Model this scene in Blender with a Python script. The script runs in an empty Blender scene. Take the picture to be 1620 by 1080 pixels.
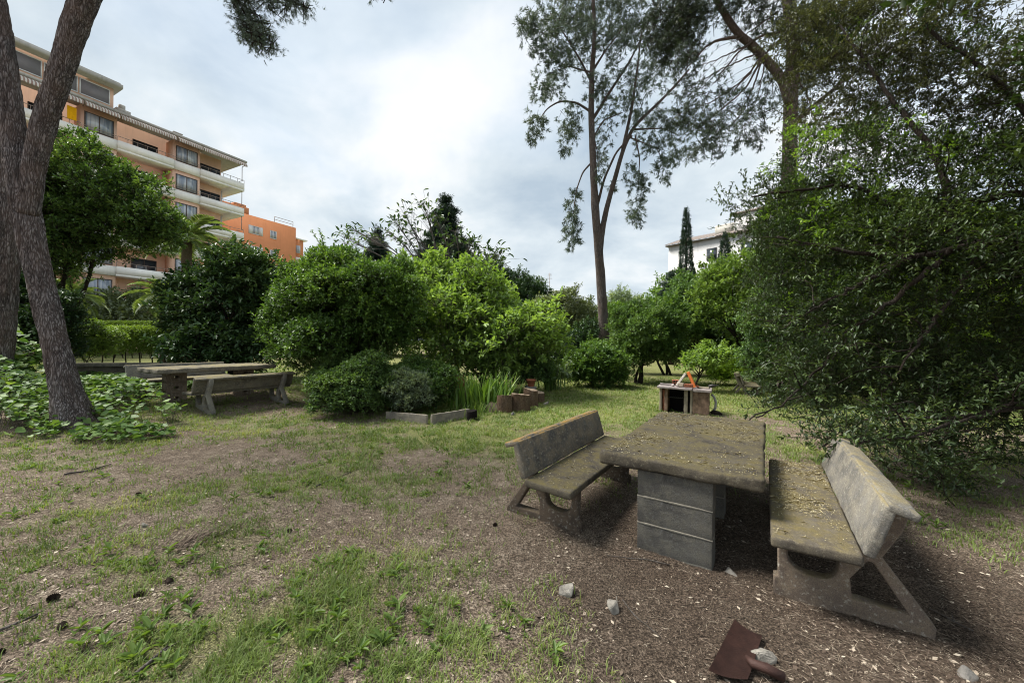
import bpy, bmesh, math, random
import numpy as np
from mathutils import Vector, Matrix
R = math.radians
rng = np.random.default_rng(11)
random.seed(11)
sc = bpy.context.scene
C = sc.collection

# ------------------------------------------------------------------ camera
H = 1.70; F = 600.0; ROLL = R(0.6)
RV = np.array([math.cos(ROLL), 0, math.sin(ROLL)]); UV = np.array([-math.sin(ROLL), 0, math.cos(ROLL)])
cam = bpy.data.cameras.new('camera'); co = bpy.data.objects.new('camera', cam); C.objects.link(co)
cam.sensor_width = 36; cam.lens = F / 1620 * 36; cam.clip_end = 3000; cam.clip_start = 0.05
co.matrix_world = Matrix(((RV[0], UV[0], 0, 0), (0, 0, -1, 0), (RV[2], UV[2], 0, H), (0, 0, 0, 1)))
sc.camera = co

def at(px, py, Y):
    return np.array([0, 0, H]) + Y * ((px - 810) / F * RV + (540 - py) / F * UV + np.array([0, 1, 0]))

# ------------------------------------------------------------------ numpy value noise
_T = rng.random((256, 256))
def vnoise(x, y):
    x = np.asarray(x, float); y = np.asarray(y, float)
    xi = np.floor(x).astype(int); yi = np.floor(y).astype(int); fx = x - xi; fy = y - yi
    fx = fx * fx * (3 - 2 * fx); fy = fy * fy * (3 - 2 * fy)
    a = _T[xi & 255, yi & 255]; b = _T[(xi + 1) & 255, yi & 255]; c = _T[xi & 255, (yi + 1) & 255]; d = _T[(xi + 1) & 255, (yi + 1) & 255]
    return (a * (1 - fx) + b * fx) * (1 - fy) + (c * (1 - fx) + d * fx) * fy
def fbm(x, y, o=4):
    s = 0; a = .5; n = 0
    for i in range(o):
        s = s + a * vnoise(x * 2 ** i + 17.3 * i, y * 2 ** i + 9.1 * i); n += a; a *= .5
    return s / n
def sstep(a, b, x):
    t = np.clip((x - a) / (b - a), 0, 1); return t * t * (3 - 2 * t)

def gz(x, y):
    x = np.asarray(x, float); y = np.asarray(y, float)
    s = (x + 6) * -.869 + (y - 8.4) * .494
    hump = .3 * sstep(-.8, 2.6, s) * sstep(-1.5, -6, x) * sstep(4.5, 7, y)
    far = sstep(60, 90, np.hypot(x, y))
    und = (fbm(x * .55 + 40, y * .55 + 40, 3) - .5) * .10 * (1 - far)
    fine = (fbm(x * 5, y * 5, 2) - .5) * .035 * (1 - sstep(9, 14, np.hypot(x, y)))
    return hump + und + fine - .05 * np.exp(-(((x - 1.2) / 1.1) ** 2 + ((y - 2.5) / .9) ** 2))
def gp(px, py):
    Y = 5.
    for i in range(40):
        p = at(px, py, Y); z = float(gz(p[0], p[1]))
        d = (540 - py) / F * UV[2] + (px - 810) / F * RV[2]
        if d >= -0.01: return p
        Y = .5 * Y + .5 * (H - z) / (-d)
    p = at(px, py, Y); p[2] = float(gz(p[0], p[1])); return p

# ------------------------------------------------------------------ object helpers
def tag(o, label=None, cat=None, group=None, kind=None):
    if label: o['label'] = label
    if cat: o['category'] = cat
    if group: o['group'] = group
    if kind: o['kind'] = kind
    return o
def empty(name, loc=(0, 0, 0), rz=0, label=None, cat=None, group=None):
    o = bpy.data.objects.new(name, None); C.objects.link(o); o.empty_display_size = .2
    o.location = loc; o.rotation_euler = (0, 0, rz); return tag(o, label, cat, group)
def link(name, me, mats, parent=None):
    for m in (mats if isinstance(mats, (list, tuple)) else [mats]): me.materials.append(m)
    o = bpy.data.objects.new(name, me); C.objects.link(o)
    if parent: o.parent = parent
    return o
def copy_tree(o, parent=None):
    c = o.copy(); C.objects.link(c)
    if parent: c.parent = parent
    for ch in [k for k in bpy.data.objects if k.parent == o]: copy_tree(ch, c)
    return c

class MB:
    def __init__(s): s.v = []; s.q = []; s.t = []; s.r = []; s.qm = []; s.tm = []; s.n = 0
    def add(s, v, q=None, t=None, r=0.5, m=0):
        v = np.asarray(v, float).reshape(-1, 3); 
        if q is not None and len(q):
            q = np.asarray(q, int).reshape(-1, 4) + s.n; s.q.append(q); s.qm.append(np.full(len(q), m))
        if t is not None and len(t):
            t = np.asarray(t, int).reshape(-1, 3) + s.n; s.t.append(t); s.tm.append(np.full(len(t), m))
        s.v.append(v); s.r.append(np.broadcast_to(np.asarray(r, float), (len(v),)).copy()); s.n += len(v)
    def box(s, c, h, m=0, r=.5, M=None):
        k = np.array([[x, y, z] for x in (-1, 1) for y in (-1, 1) for z in (-1, 1)], float) * np.asarray(h)
        if M is not None: k = k @ np.asarray(M).T
        s.add(k + np.asarray(c), q=[[0, 1, 3, 2], [4, 6, 7, 5], [0, 4, 5, 1], [2, 3, 7, 6], [0, 2, 6, 4], [1, 5, 7, 3]], m=m, r=r)
    def tube(s, P, rad, n=8, m=0, r=.5, cap=True, rough=0):
        P = np.asarray(P, float); k = len(P); rad = np.broadcast_to(np.asarray(rad, float), (k,))
        T = np.gradient(P, axis=0); T /= np.linalg.norm(T, axis=1, keepdims=True) + 1e-12
        a = np.cross(T[0], [0.13, .31, .94]); 
        if np.linalg.norm(a) < .1: a = np.cross(T[0], [1, 0, 0])
        a /= np.linalg.norm(a); A = []
        for i in range(k):
            a = a - T[i] * (a @ T[i]); a /= np.linalg.norm(a); A.append(a)
        A = np.array(A); B = np.cross(T, A)
        th = np.arange(n) / n * 2 * np.pi
        rr = rad[:, None] * np.ones(n)
        if rough: rr = rr * (1 + rough * 2 * (fbm(np.minimum(np.arange(n), n - np.arange(n))[None, :] * .7 * np.ones((k, 1)), np.cumsum(np.r_[0, np.linalg.norm(np.diff(P, axis=0), axis=1)])[:, None] / max(rad.max(), .02) * 1.2 * np.ones((1, n)), 3) - .5))
        V = P[:, None] + rr[..., None] * (np.cos(th)[None, :, None] * A[:, None] + np.sin(th)[None, :, None] * B[:, None])
        V = V.reshape(-1, 3); i, j = np.meshgrid(np.arange(k - 1), np.arange(n), indexing='ij')
        j2 = (j + 1) % n
        Q = np.stack([i * n + j, i * n + j2, (i + 1) * n + j2, (i + 1) * n + j], -1).reshape(-1, 4)
        t = []
        if cap:
            V = np.vstack([V, P[0], P[-1]]); jj = np.arange(n)
            t = np.vstack([np.stack([np.full(n, k * n), (jj + 1) % n, jj], 1), np.stack([np.full(n, k * n + 1), (k - 1) * n + jj, (k - 1) * n + (jj + 1) % n], 1)])
        s.add(V, q=Q, t=t, r=r, m=m)
    def build(s, name, mats, parent=None, smooth=False):
        me = bpy.data.meshes.new(name)
        V = np.vstack(s.v); Q = np.vstack(s.q) if s.q else np.zeros((0, 4), int); T = np.vstack(s.t) if s.t else np.zeros((0, 3), int)
        me.vertices.add(len(V)); me.vertices.foreach_set('co', V.astype('f4').ravel())
        li = np.r_[Q.ravel(), T.ravel()].astype('i4'); me.loops.add(len(li)); me.loops.foreach_set('vertex_index', li)
        me.polygons.add(len(Q) + len(T))
        me.polygons.foreach_set('loop_start', np.r_[np.arange(len(Q)) * 4, len(Q) * 4 + np.arange(len(T)) * 3].astype('i4'))
        me.polygons.foreach_set('material_index', np.r_[np.concatenate(s.qm) if s.qm else [], np.concatenate(s.tm) if s.tm else []].astype('i4'))
        if smooth: me.polygons.foreach_set('use_smooth', np.ones(len(Q) + len(T), bool))
        at_ = me.attributes.new('rnd', 'FLOAT', 'POINT'); at_.data.foreach_set('value', np.concatenate(s.r).astype('f4'))
        me.update(calc_edges=True)
        return link(name, me, mats, parent)

def nrm(a): return a / (np.linalg.norm(a, axis=-1, keepdims=True) + 1e-12)
def rdir(n): return nrm(rng.normal(size=(n, 3)))

LEAF4 = (np.array([[0, 0, 0], [.5, .5, .10], [1, 0, -.08], [.5, -.5, .10]]), None, [[0, 2, 1], [0, 3, 2]])
FLAT4 = (np.array([[0, 0, 0], [.5, .5, .015], [1, 0, 0], [.45, -.5, .02]]), None, [[0, 2, 1], [0, 3, 2]])
LEAF6 = (np.array([[0, 0, 0], [.3, .48, .10], [.7, .38, .06], [1, 0, -.14], [.7, -.38, .06], [.3, -.48, .10]]), [[0, 3, 2, 1], [0, 5, 4, 3]], None)
HEART = (np.array([[.06, 0, 0], [-.12, .34, .04], [.25, .52, .05], [.68, .34, 0], [1, 0, -.12], [.68, -.34, 0], [.25, -.52, .05], [-.12, -.34, .04], [.5, 0, -.05]]),
         [[0, 8, 2, 1], [8, 4, 3, 2], [0, 7, 6, 8], [8, 6, 5, 4]], None)
def leaves(mb, pos, ax, up, L, W, tm=LEAF4, r=None, m=0):
    n = len(pos); x = nrm(ax); z = up - x * np.sum(x * up, 1, keepdims=True); z = nrm(z); y = np.cross(z, x)
    L = np.broadcast_to(L, (n,)); W = np.broadcast_to(W, (n,)); V0, q, t = tm; k = len(V0)
    V = pos[:, None] + V0[None, :, 0, None] * (x * L[:, None])[:, None] + V0[None, :, 1, None] * (y * W[:, None])[:, None] + V0[None, :, 2, None] * (z * L[:, None])[:, None]
    off = (np.arange(n) * k)[:, None, None]
    r = rng.random(n) if r is None else r
    mb.add(V.reshape(-1, 3), q=None if q is None else (np.array(q)[None] + off).reshape(-1, 4), t=None if t is None else (np.array(t)[None] + off).reshape(-1, 3), r=np.repeat(r, k), m=m)

def sprays(mb, p, d, s, k, L, W, tm=LEAF4, m=0, tw=None, tone=None, droop=0.):
    """p,d: base and direction of short twigs; k leaves along each"""
    n = len(p); d = nrm(d)
    t = (np.arange(k)[None] + rng.random((n, k))) / k
    sv = np.broadcast_to(s, (n,))
    pos = p[:, None] + d[:, None] * (t * sv[:, None])[..., None]
    rad = rdir(n * k).reshape(n, k, 3)
    ax = d[:, None] * .55 + rad * .9 + np.array([0, 0, .12 - droop])
    up = rad * .35 + rdir(n * k).reshape(n, k, 3) * .45 + np.array([0, 0, 1.0]) + d[:, None] * .3
    tone = rng.random(n) if tone is None else tone
    r = np.clip(tone[:, None] * .7 + rng.random((n, k)) * .3, 0, 1)
    sz = (.7 + .6 * rng.random((n, k))).ravel()
    leaves(mb, pos.reshape(-1, 3), ax.reshape(-1, 3), up.reshape(-1, 3), L * sz, W * sz, tm, r.ravel(), m)
    if tw: twigs(mb, p - d * sv[:, None] * .3, p + d * sv[:, None], tw, tw * .4, 1)
def twigs(mb, a, b, r0, r1, m):
    n = len(a); d = nrm(b - a); h = nrm(np.cross(d, np.array([.3, .2, .93]))); g = np.cross(d, h)
    V = []
    for (c, rr) in ((a, r0), (b, r1)):
        for th in (0, 2.094, 4.189):
            V.append(c + rr * (math.cos(th) * h + math.sin(th) * g))
    V = np.stack(V, 1); off = (np.arange(n) * 6)[:, None, None]
    q = np.array([[0, 1, 4, 3], [1, 2, 5, 4], [2, 0, 3, 5]])
    mb.add(V.reshape(-1, 3), q=(q[None] + off).reshape(-1, 4), r=.5, m=m)

def sublobes(c, r, n, frac=.42, seed=None):
    """bumps on an ellipsoid: list of (centre, radii)"""
    out = []; i = np.arange(n) + .5
    ph = np.arccos(1 - 2 * i / n); th = np.pi * (1 + 5 ** .5) * i + rng.random() * 6
    D = np.stack([np.cos(th) * np.sin(ph), np.sin(th) * np.sin(ph), np.cos(ph)], 1) + rng.normal(size=(n, 3)) * .16
    for d in nrm(D):
        f = frac * (.65 + .7 * rng.random()); q = .55 + .35 * rng.random()
        out.append((np.asarray(c) + d * np.asarray(r) * (q + .10), np.asarray(r) * f * np.array([1, 1, .85])))
    return out
def fill(mb, lobe, lai, L, W, k=7, tm=LEAF4, m=0, tw=None, s=None, shell=.55, up=.35, tone=None, zmin=-.2, droop=0.):
    c, r = lobe; r = np.asarray(r, float); rm = float(np.prod(r) ** (1 / 3))
    n = max(4, int(lai * 4 * np.pi * rm * rm / (L * W * .55) / k))
    D = rdir(n); D[:, 2] = np.where(D[:, 2] < -.5, -D[:, 2], D[:, 2])
    u = shell + (1 - shell) * rng.random(n) ** .6
    u = u * (.86 + .28 * vnoise(D[:, 0] * 2.3 + c[0] * 3 + 50, D[:, 1] * 2.3 + D[:, 2] * 2.9 + c[1] * 3 + 50))
    p = np.asarray(c) + D * r * u[:, None]
    d = D + rdir(n) * .6 + np.array([0, 0, up])
    if tone is None: tone = rng.random()
    sprays(mb, p, d, s or L * 2.2, k, L, W, tm, m, tw, np.clip(tone * .5 + .5 * rng.random(n), 0, 1), droop)

def spine(a, b, n=8, bend=.1, sag=0):
    a = np.asarray(a, float); b = np.asarray(b, float); t = np.linspace(0, 1, n)[:, None]
    L = np.linalg.norm(b - a); off = rdir(1) * bend * L; off2 = rdir(1) * bend * .4 * L
    return a + (b - a) * t + off * np.sin(np.pi * t) + off2 * np.sin(2 * np.pi * t) + np.array([0, 0, -sag * L]) * (4 * t * (1 - t))

# ------------------------------------------------------------------ materials
class NT:
    def __init__(s, name):
        s.m = bpy.data.materials.new(name); s.m.use_nodes = True; s.t = s.m.node_tree; s.t.nodes.clear()
        s.out = s.n('ShaderNodeOutputMaterial')
    def n(s, typ, **kw):
        x = s.t.nodes.new(typ)
        for k, v in kw.items():
            if k.startswith('i_'): x.inputs[k[2:].replace('_', ' ')].default_value = v
            else: setattr(x, k, v)
        return x
    def l(s, a, b): s.t.links.new(a, b)
    def coord(s, kind='Object'): return s.n('ShaderNodeTexCoord').outputs[kind]
    def mapped(s, v, scale):
        x = s.n('ShaderNodeMapping'); x.inputs['Scale'].default_value = scale; s.l(v, x.inputs['Vector']); return x.outputs[0]
    def noise(s, v, scale, detail=6, rough=.6, dist=0):
        x = s.n('ShaderNodeTexNoise'); x.inputs['Scale'].default_value = scale; x.inputs['Detail'].default_value = detail
        x.inputs['Roughness'].default_value = rough; x.inputs['Distortion'].default_value = dist; s.l(v, x.inputs['Vector']); return x.outputs['Fac']
    def vor(s, v, scale, feat='F1', out='Distance'):
        x = s.n('ShaderNodeTexVoronoi'); x.feature = feat; x.inputs['Scale'].default_value = scale; s.l(v, x.inputs['Vector']); return x.outputs[out]
    def ramp(s, f, pts, mode='LINEAR'):
        x = s.n('ShaderNodeValToRGB'); e = x.color_ramp.elements; x.color_ramp.interpolation = mode
        while len(e) < len(pts): e.new(.5)
        for k, (p, c) in enumerate(pts):
            e[k].position = p; e[k].color = (c[0], c[1], c[2], 1) if not np.isscalar(c) else (c, c, c, 1)
        s.l(f, x.inputs[0]); return x.outputs[0]
    def mix(s, f, a, b, bt='MIX'):
        x = s.n('ShaderNodeMix', data_type='RGBA', blend_type=bt)
        for inp, v in ((x.inputs[0], f), (x.inputs[6], a), (x.inputs[7], b)):
            if hasattr(v, 'is_linked'): s.l(v, inp)
            else: inp.default_value = v if inp == x.inputs[0] else (*v, 1) if len(v) == 3 else v
        return x.outputs[2]
    def math(s, op, a, b=0.):
        x = s.n('ShaderNodeMath', operation=op)
        for inp, v in ((x.inputs[0], a), (x.inputs[1], b)):
            if hasattr(v, 'is_linked'): s.l(v, inp)
            else: inp.default_value = v
        return x.outputs[0]
    def bump(s, h, strength=.5, dist=.02, prev=None):
        x = s.n('ShaderNodeBump'); x.inputs['Strength'].default_value = strength; x.inputs['Distance'].default_value = dist; s.l(h, x.inputs['Height'])
        if prev: s.l(prev, x.inputs['Normal'])
        return x.outputs[0]
    def bsdf(s, col, rough=.8, normal=None, spec=.3, metal=0, trans=None):
        x = s.n('ShaderNodeBsdfPrincipled'); x.inputs['Roughness'].default_value = rough if not hasattr(rough, 'is_linked') else .5
        if hasattr(rough, 'is_linked'): s.l(rough, x.inputs['Roughness'])
        x.inputs['Specular IOR Level'].default_value = spec; x.inputs['Metallic'].default_value = metal
        if hasattr(col, 'is_linked'): s.l(col, x.inputs['Base Color'])
        else: x.inputs['Base Color'].default_value = (*col, 1)
        if normal: s.l(normal, x.inputs['Normal'])
        o = x.outputs[0]
        if trans:
            tr = s.n('ShaderNodeBsdfTranslucent'); tc = trans[1]
            if hasattr(tc, 'is_linked'): s.l(tc, tr.inputs[0])
            else: tr.inputs[0].default_value = (*tc, 1)
            mx = s.n('ShaderNodeMixShader'); mx.inputs[0].default_value = trans[0]; s.l(o, mx.inputs[1]); s.l(tr.outputs[0], mx.inputs[2]); o = mx.outputs[0]
        s.l(o, s.out.inputs['Surface']); return s.m

def m_leaf(name, dark, mid, light, rough=.45, trans=.3, spec=.35, tcol=None, g=1.6):
    t = NT(name); a = t.n('ShaderNodeAttribute', attribute_name='rnd').outputs['Fac']
    dark, mid, light = [tuple(q * g for q in c) for c in (dark, mid, light)]
    c = t.ramp(a, [(0, dark), (.55, mid), (1, light)])
    tc = t.mix(1.0, c, (1.5, 1.55, .55) if tcol is None else tcol, 'MULTIPLY')
    return t.bsdf(c, rough, None, spec, 0, (trans, tc))
def m_bark(name, a, b, c, scale=1., bump=1., stretch=.15):
    t = NT(name); v = t.coord(); mv = t.mapped(v, (1, 1, stretch))
    n = t.noise(mv, 7 * scale, 8, .65, .6); w = t.noise(v, 2.2 * scale, 4); n2 = t.noise(v, 60 * scale, 4, .7)
    dn = t.n('ShaderNodeTexNoise'); dn.inputs['Scale'].default_value = 9 * scale; dn.inputs['Detail'].default_value = 5; t.l(mv, dn.inputs['Vector'])
    dv = t.n('ShaderNodeMix', data_type='RGBA', blend_type='LINEAR_LIGHT'); dv.inputs[0].default_value = .075 / scale; t.l(mv, dv.inputs[6]); t.l(dn.outputs['Color'], dv.inputs[7])
    vo = t.vor(dv.outputs[2], 33 * scale, 'DISTANCE_TO_EDGE')
    plates = t.ramp(vo, [(0, 0.), (.12, .55), (.35, 1.)])
    fl = t.noise(t.mapped(v, (1, 1, stretch * 1.6)), 48 * scale, 5, .7)
    h = t.math('ADD', t.math('MULTIPLY', plates, .30), t.math('ADD', t.math('MULTIPLY', n, .5), t.math('MULTIPLY', fl, .5)))
    col = t.ramp(h, [(.40, a), (.66, b), (.88, c)])
    col = t.mix(t.ramp(w, [(.4, 0.), (.7, .55)]), col, (b[0] * 1.25, b[1] * 1.02, b[2] * .85))
    col = t.mix(t.math('MULTIPLY', n2, .5), col, c, 'OVERLAY')
    nn = t.bump(h, 1. * bump, .05); nn = t.bump(n2, .5, .008, nn)
    return t.bsdf(col, .9, nn, .15)
def m_conc(name, base, dark, moss, topm=.7, grain=1.0, lichen=(.42, .40, .34)):
    t = NT(name); v = t.coord(); nz = t.n('ShaderNodeSeparateXYZ'); t.l(t.n('ShaderNodeNewGeometry').outputs['Normal'], nz.inputs[0])
    big = t.noise(v, 2.3, 7, .65); med = t.noise(v, 11, 6, .7); fine = t.noise(v, 130, 4, .75); gr = t.noise(v, 380, 2, .6)
    col = t.mix(t.ramp(big, [(.35, 0.), (.66, 1.)]), dark, base)
    col = t.mix(t.ramp(med, [(.45, 0.), (.62, .6)]), col, (base[0] * 1.15, base[1] * 1.12, base[2] * 1.05))
    spots = t.ramp(t.noise(v, 38, 5, .7), [(.56, 0.), (.63, 1.)])
    col = t.mix(t.math('MULTIPLY', spots, .5), col, lichen)
    up = t.ramp(nz.outputs['Z'], [(.3, 0.), (.9, 1.)])
    mm = t.math('MULTIPLY', t.ramp(t.math('ADD', t.math('MULTIPLY', big, .4), t.math('MULTIPLY', med, .6)), [(.42, 0.), (.58, 1.)]), t.math('ADD', t.math('MULTIPLY', up, topm), .16))
    col = t.mix(mm, col, t.mix(t.noise(v, 25, 4), moss, (moss[0] * 1.7, moss[1] * 1.5, moss[2] * 1.1)))
    col = t.mix(1.0, col, t.ramp(t.math('ADD', t.math('MULTIPLY', fine, .6), t.math('MULTIPLY', gr, .4)), [(.36, .55), (.5, 1.), (.64, 1.38)]), 'MULTIPLY')
    h = t.math('ADD', t.math('MULTIPLY', med, 1.2), t.math('ADD', t.math('MULTIPLY', fine, .5), t.math('MULTIPLY', gr, .3)))
    return t.bsdf(col, .92, t.bump(h, .55 * grain, .012), .2)
def m_plain(name, col, rough=.6, spec=.3, var=.15, scale=8, metal=0, bump=.1):
    t = NT(name); v = t.coord(); n = t.noise(v, scale, 5, .65); f = t.noise(v, scale * 9, 3)
    a = [max(0, c * (1 - var)) for c in col]; b = [c * (1 + var) for c in col]
    c = t.mix(t.ramp(n, [(.3, 0.), (.7, 1.)]), a, b)
    return t.bsdf(c, rough, t.bump(f, bump, .01), spec, metal)

M = {}
M['pine_bark'] = m_bark('pine_bark', (.022, .018, .018), (.15, .128, .122), (.40, .37, .365), 1.0, 1.2)
M['bark_far'] = m_bark('bark_far', (.045, .036, .032), (.12, .10, .09), (.2, .18, .17), .8, .7)
M['bark_dark'] = m_bark('bark_dark', (.012, .010, .008), (.04, .033, .027), (.09, .08, .07), 1.4, .6)
M['bark_grey'] = m_bark('bark_grey', (.05, .045, .04), (.12, .11, .10), (.2, .19, .18), 1.2, .5)
M['palm_bark'] = m_bark('palm_bark', (.05, .04, .03), (.16, .13, .10), (.3, .26, .2), 2.0, 1, 1.4)
M['conc_table'] = m_conc('moss_concrete', (.112, .098, .080), (.040, .034, .026), (.075, .066, .018), .50, 1., (.2, .18, .13))
M['conc_seat'] = m_conc('seat_concrete', (.155, .137, .112), (.066, .056, .044), (.10, .085, .026), .5, 1., (.25, .22, .16))
M['conc_back'] = m_conc('pale_concrete', (.23, .22, .20), (.085, .08, .072), (.17, .145, .07), .55)
M['conc_lichen'] = m_conc('lichen_concrete', (.17, .16, .14), (.07, .066, .058), (.25, .16, .04), .75)
M['conc_leg'] = m_conc('leg_concrete', (.19, .15, .122), (.085, .066, .052), (.10, .088, .04), .45)
M['conc_leg_dark'] = m_conc('dark_leg_concrete', (.125, .095, .075), (.05, .039, .03), (.07, .06, .03), .45)
M['block'] = m_conc('block_concrete', (.135, .129, .117), (.068, .064, .058), (.10, .10, .075), .2, 1.6, (.165, .165, .16))
M['mortar'] = m_plain('mortar', (.24, .22, .18), .95, .1, .3, 40)
M['conc_left'] = m_conc('weathered_concrete', (.18, .165, .14), (.075, .067, .055), (.15, .135, .06), .6)
M['kerb'] = m_conc('kerb_concrete', (.30, .27, .23), (.14, .12, .10), (.16, .14, .08), .3)

M['lf_round'] = m_leaf('bush_leaf', (.024, .050, .014), (.056, .105, .024), (.13, .20, .036))
M['lf_dark'] = m_leaf('dark_leaf', (.013, .027, .013), (.028, .055, .022), (.065, .105, .035), .4, .16, .3)
M['lf_mag'] = m_leaf('magnolia_leaf', (.016, .036, .014), (.036, .068, .026), (.085, .125, .042), .38, .16, .32)
M['lf_walnut'] = m_leaf('walnut_leaf', (.065, .112, .032), (.115, .175, .046), (.19, .265, .08), .5, .38)
M['lf_low'] = m_leaf('low_leaf', (.030, .060, .020), (.068, .118, .034), (.13, .19, .05))
M['lf_lime'] = m_leaf('lime_leaf', (.085, .145, .022), (.15, .23, .032), (.23, .32, .045), .5, .38)
M['lf_iris'] = m_leaf('sword_leaf', (.045, .085, .016), (.075, .135, .024), (.13, .20, .04), .4, .3)
M['lf_hedge'] = m_leaf('hedge_leaf', (.04, .07, .018), (.085, .135, .028), (.17, .23, .04), .5, .3)
M['lf_carob'] = m_leaf('carob_leaf', (.022, .045, .018), (.055, .098, .028), (.12, .175, .045), .5, .25, .2)
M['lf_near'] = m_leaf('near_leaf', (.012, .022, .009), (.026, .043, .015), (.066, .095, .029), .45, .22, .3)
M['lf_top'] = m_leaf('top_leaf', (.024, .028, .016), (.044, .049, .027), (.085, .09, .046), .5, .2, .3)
M['lf_shoot'] = m_leaf('shoot_leaf', (.05, .095, .016), (.09, .155, .024), (.15, .23, .034), .45, .38)
M['lf_mid'] = m_leaf('mid_leaf', (.028, .055, .02), (.055, .098, .034), (.095, .155, .05))
M['lf_olive'] = m_leaf('olive_leaf', (.045, .06, .03), (.09, .11, .055), (.15, .17, .09), .5, .2)
M['lf_palm'] = m_leaf('palm_leaf', (.05, .08, .03), (.11, .15, .06), (.2, .24, .11), .45, .25)
M['lf_ivy'] = m_leaf('creeper_leaf', (.04, .082, .025), (.085, .145, .040), (.17, .24, .07), .5, .28, .22, g=1.35)
M['lf_grey'] = m_leaf('grey_leaf', (.08, .11, .075), (.14, .18, .12), (.23, .27, .19))
M['needle'] = m_leaf('pine_needle', (.026, .040, .032), (.055, .076, .056), (.10, .13, .085), .5, .12)
M['needle_dk'] = m_leaf('pine_needle_dark', (.012, .02, .012), (.026, .04, .02), (.055, .07, .03), .5, .12)
M['conifer'] = m_leaf('conifer_needle', (.010, .022, .016), (.022, .042, .03), (.042, .07, .045), .5, .08)
M['grass'] = m_leaf('grass_blade', (.075, .105, .026), (.13, .180, .045), (.27, .27, .11), .55, .3, g=1.35)
M['weed'] = m_leaf('weed_leaf', (.055, .095, .022), (.10, .155, .034), (.16, .22, .055), .5, .3, g=1.35)
M['litter'] = m_leaf('litter_bits', (.055, .040, .030), (.19, .148, .112), (.42, .365, .285), .85, .05, .15, (1, .9, .7), g=1.35)
M['straw'] = m_leaf('straw_bits', (.14, .115, .055), (.34, .29, .15), (.62, .57, .42), .8, .05, .15, (1, .9, .7), g=1.35)

# ------------------------------------------------------------------ grass cover map (real patches of the lawn)
def cover(x, y):
    x = np.asarray(x, float); y = np.asarray(y, float)
    b = .29 + .07 * sstep(4.5, 6.5, y) + 0 * x
    def add(cx, cy, rx, ry, v):
        nonlocal b
        w = np.exp(-(((x - cx) / rx) ** 2 + ((y - cy) / ry) ** 2)); b = b + v * w
    b = np.where(y > 7.6, b + .45 * sstep(6.8, 9.0, y), b)
    add(-1.7, 6.6, 2.2, 1.3, .45); add(1.0, 6.6, 1.5, 1.5, .2); add(-2.2, 4.6, 1.4, .55, .30); add(2, 12, 4, 4, .45)
    add(-5.2, 7.2, 1.6, .6, .3); add(-2.9, 3.1, .8, .5, .22); add(-1.0, 2.6, .9, .55, .24); add(-1.6, 2.05, .6, .3, .28); add(-3.6, 3.9, 1.3, .5, .22); add(-.4, 3.3, .8, .35, .14)
    add(-4.2, 5.6, 1.3, .7, -.35); add(-2.0, 3.6, .7, .3, -.28); add(-2.2, 2.4, .5, .35, -.2)
    add(1.6, 3.2, 1.3, 1.5, -.55); add(1.6, 1.9, 1.4, .7, -.35); add(3.2, 2.6, 1.3, 1.3, -.4); add(5.6, 8.6, 1.8, .9, -.5); add(4.0, 4.6, .9, 1.2, -.15)
    add(6.5, 5.5, 2.5, 1.3, .2); add(4.5, 3.4, .7, .5, .55); add(-5.5, 9.2, 2.6, 1.0, -.5); add(-3.4, 8.9, 1.2, .5, -.4)
    n = fbm(x * .9 + 3, y * .9 + 7, 4); n2 = fbm(x * 3.1 + 31, y * 3.1 + 5, 3)
    return np.clip(b + (n - .5) * 1.1 + (n2 - .5) * .55, 0, 1.2)

def mulch_shade(x, y):
    """dark mulch round the near table, with tree shade painted into its tone"""
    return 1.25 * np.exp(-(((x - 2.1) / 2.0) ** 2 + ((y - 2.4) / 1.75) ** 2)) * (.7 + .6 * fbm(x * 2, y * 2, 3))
# ground sheet
def axis(lo, hi, step, far):
    c = np.arange(lo, hi + 1e-6, step); g = [hi]; s = step
    while g[-1] < far: s *= 1.35; g.append(g[-1] + s)
    g2 = [lo]; s = step
    while g2[-1] > -far: s *= 1.35; g2.append(g2[-1] - s)
    return np.r_[g2[1:][::-1], c, g[1:]]
gx = axis(-14, 12, .07, 900); gy = axis(.6, 14, .07, 1400)
XX, YY = np.meshgrid(gx, gy, indexing='ij'); ZZ = gz(XX, YY)
mb = MB(); nx, ny = XX.shape; i, j = np.meshgrid(np.arange(nx - 1), np.arange(ny - 1), indexing='ij')
mb.add(np.stack([XX, YY, ZZ], -1), q=np.stack([i * ny + j, (i + 1) * ny + j, (i + 1) * ny + j + 1, i * ny + j + 1], -1), r=(cover(XX, YY) * (.78 + .22 * sstep(4, 8, YY)) - mulch_shade(XX, YY)).ravel())
t = NT('soil'); v = t.coord()
g = t.n('ShaderNodeAttribute', attribute_name='rnd').outputs['Fac']
n1 = t.noise(v, 1.1, 6, .6); n2 = t.noise(v, 7, 7, .7); n3 = t.noise(v, 48, 5, .75); n4 = t.noise(v, 160, 3, .7)
soil = t.ramp(t.math('ADD', t.math('MULTIPLY', n2, .5), t.math('MULTIPLY', n3, .5)), [(.33, (.05, .038, .028)), (.5, (.175, .138, .102)), (.66, (.38, .32, .25))])
soil = t.mix(t.ramp(n1, [(.38, 0.), (.62, .6)]), soil, t.ramp(n3, [(.35, (.05, .034, .025)), (.65, (.20, .148, .108))]))
chip = t.vor(v, 150, 'F1'); chips = t.ramp(t.math('ADD', chip, t.math('MULTIPLY', n2, .3)), [(.22, 1.), (.32, 0.)])
soil = t.mix(t.math('MULTIPLY', chips, .5), soil, (.30, .25, .19))
green = t.ramp(t.math('ADD', t.math('MULTIPLY', n3, .6), t.math('MULTIPLY', n4, .4)), [(.34, (.055, .06, .02)), (.5, (.14, .155, .05)), (.66, (.27, .26, .11))])
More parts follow.
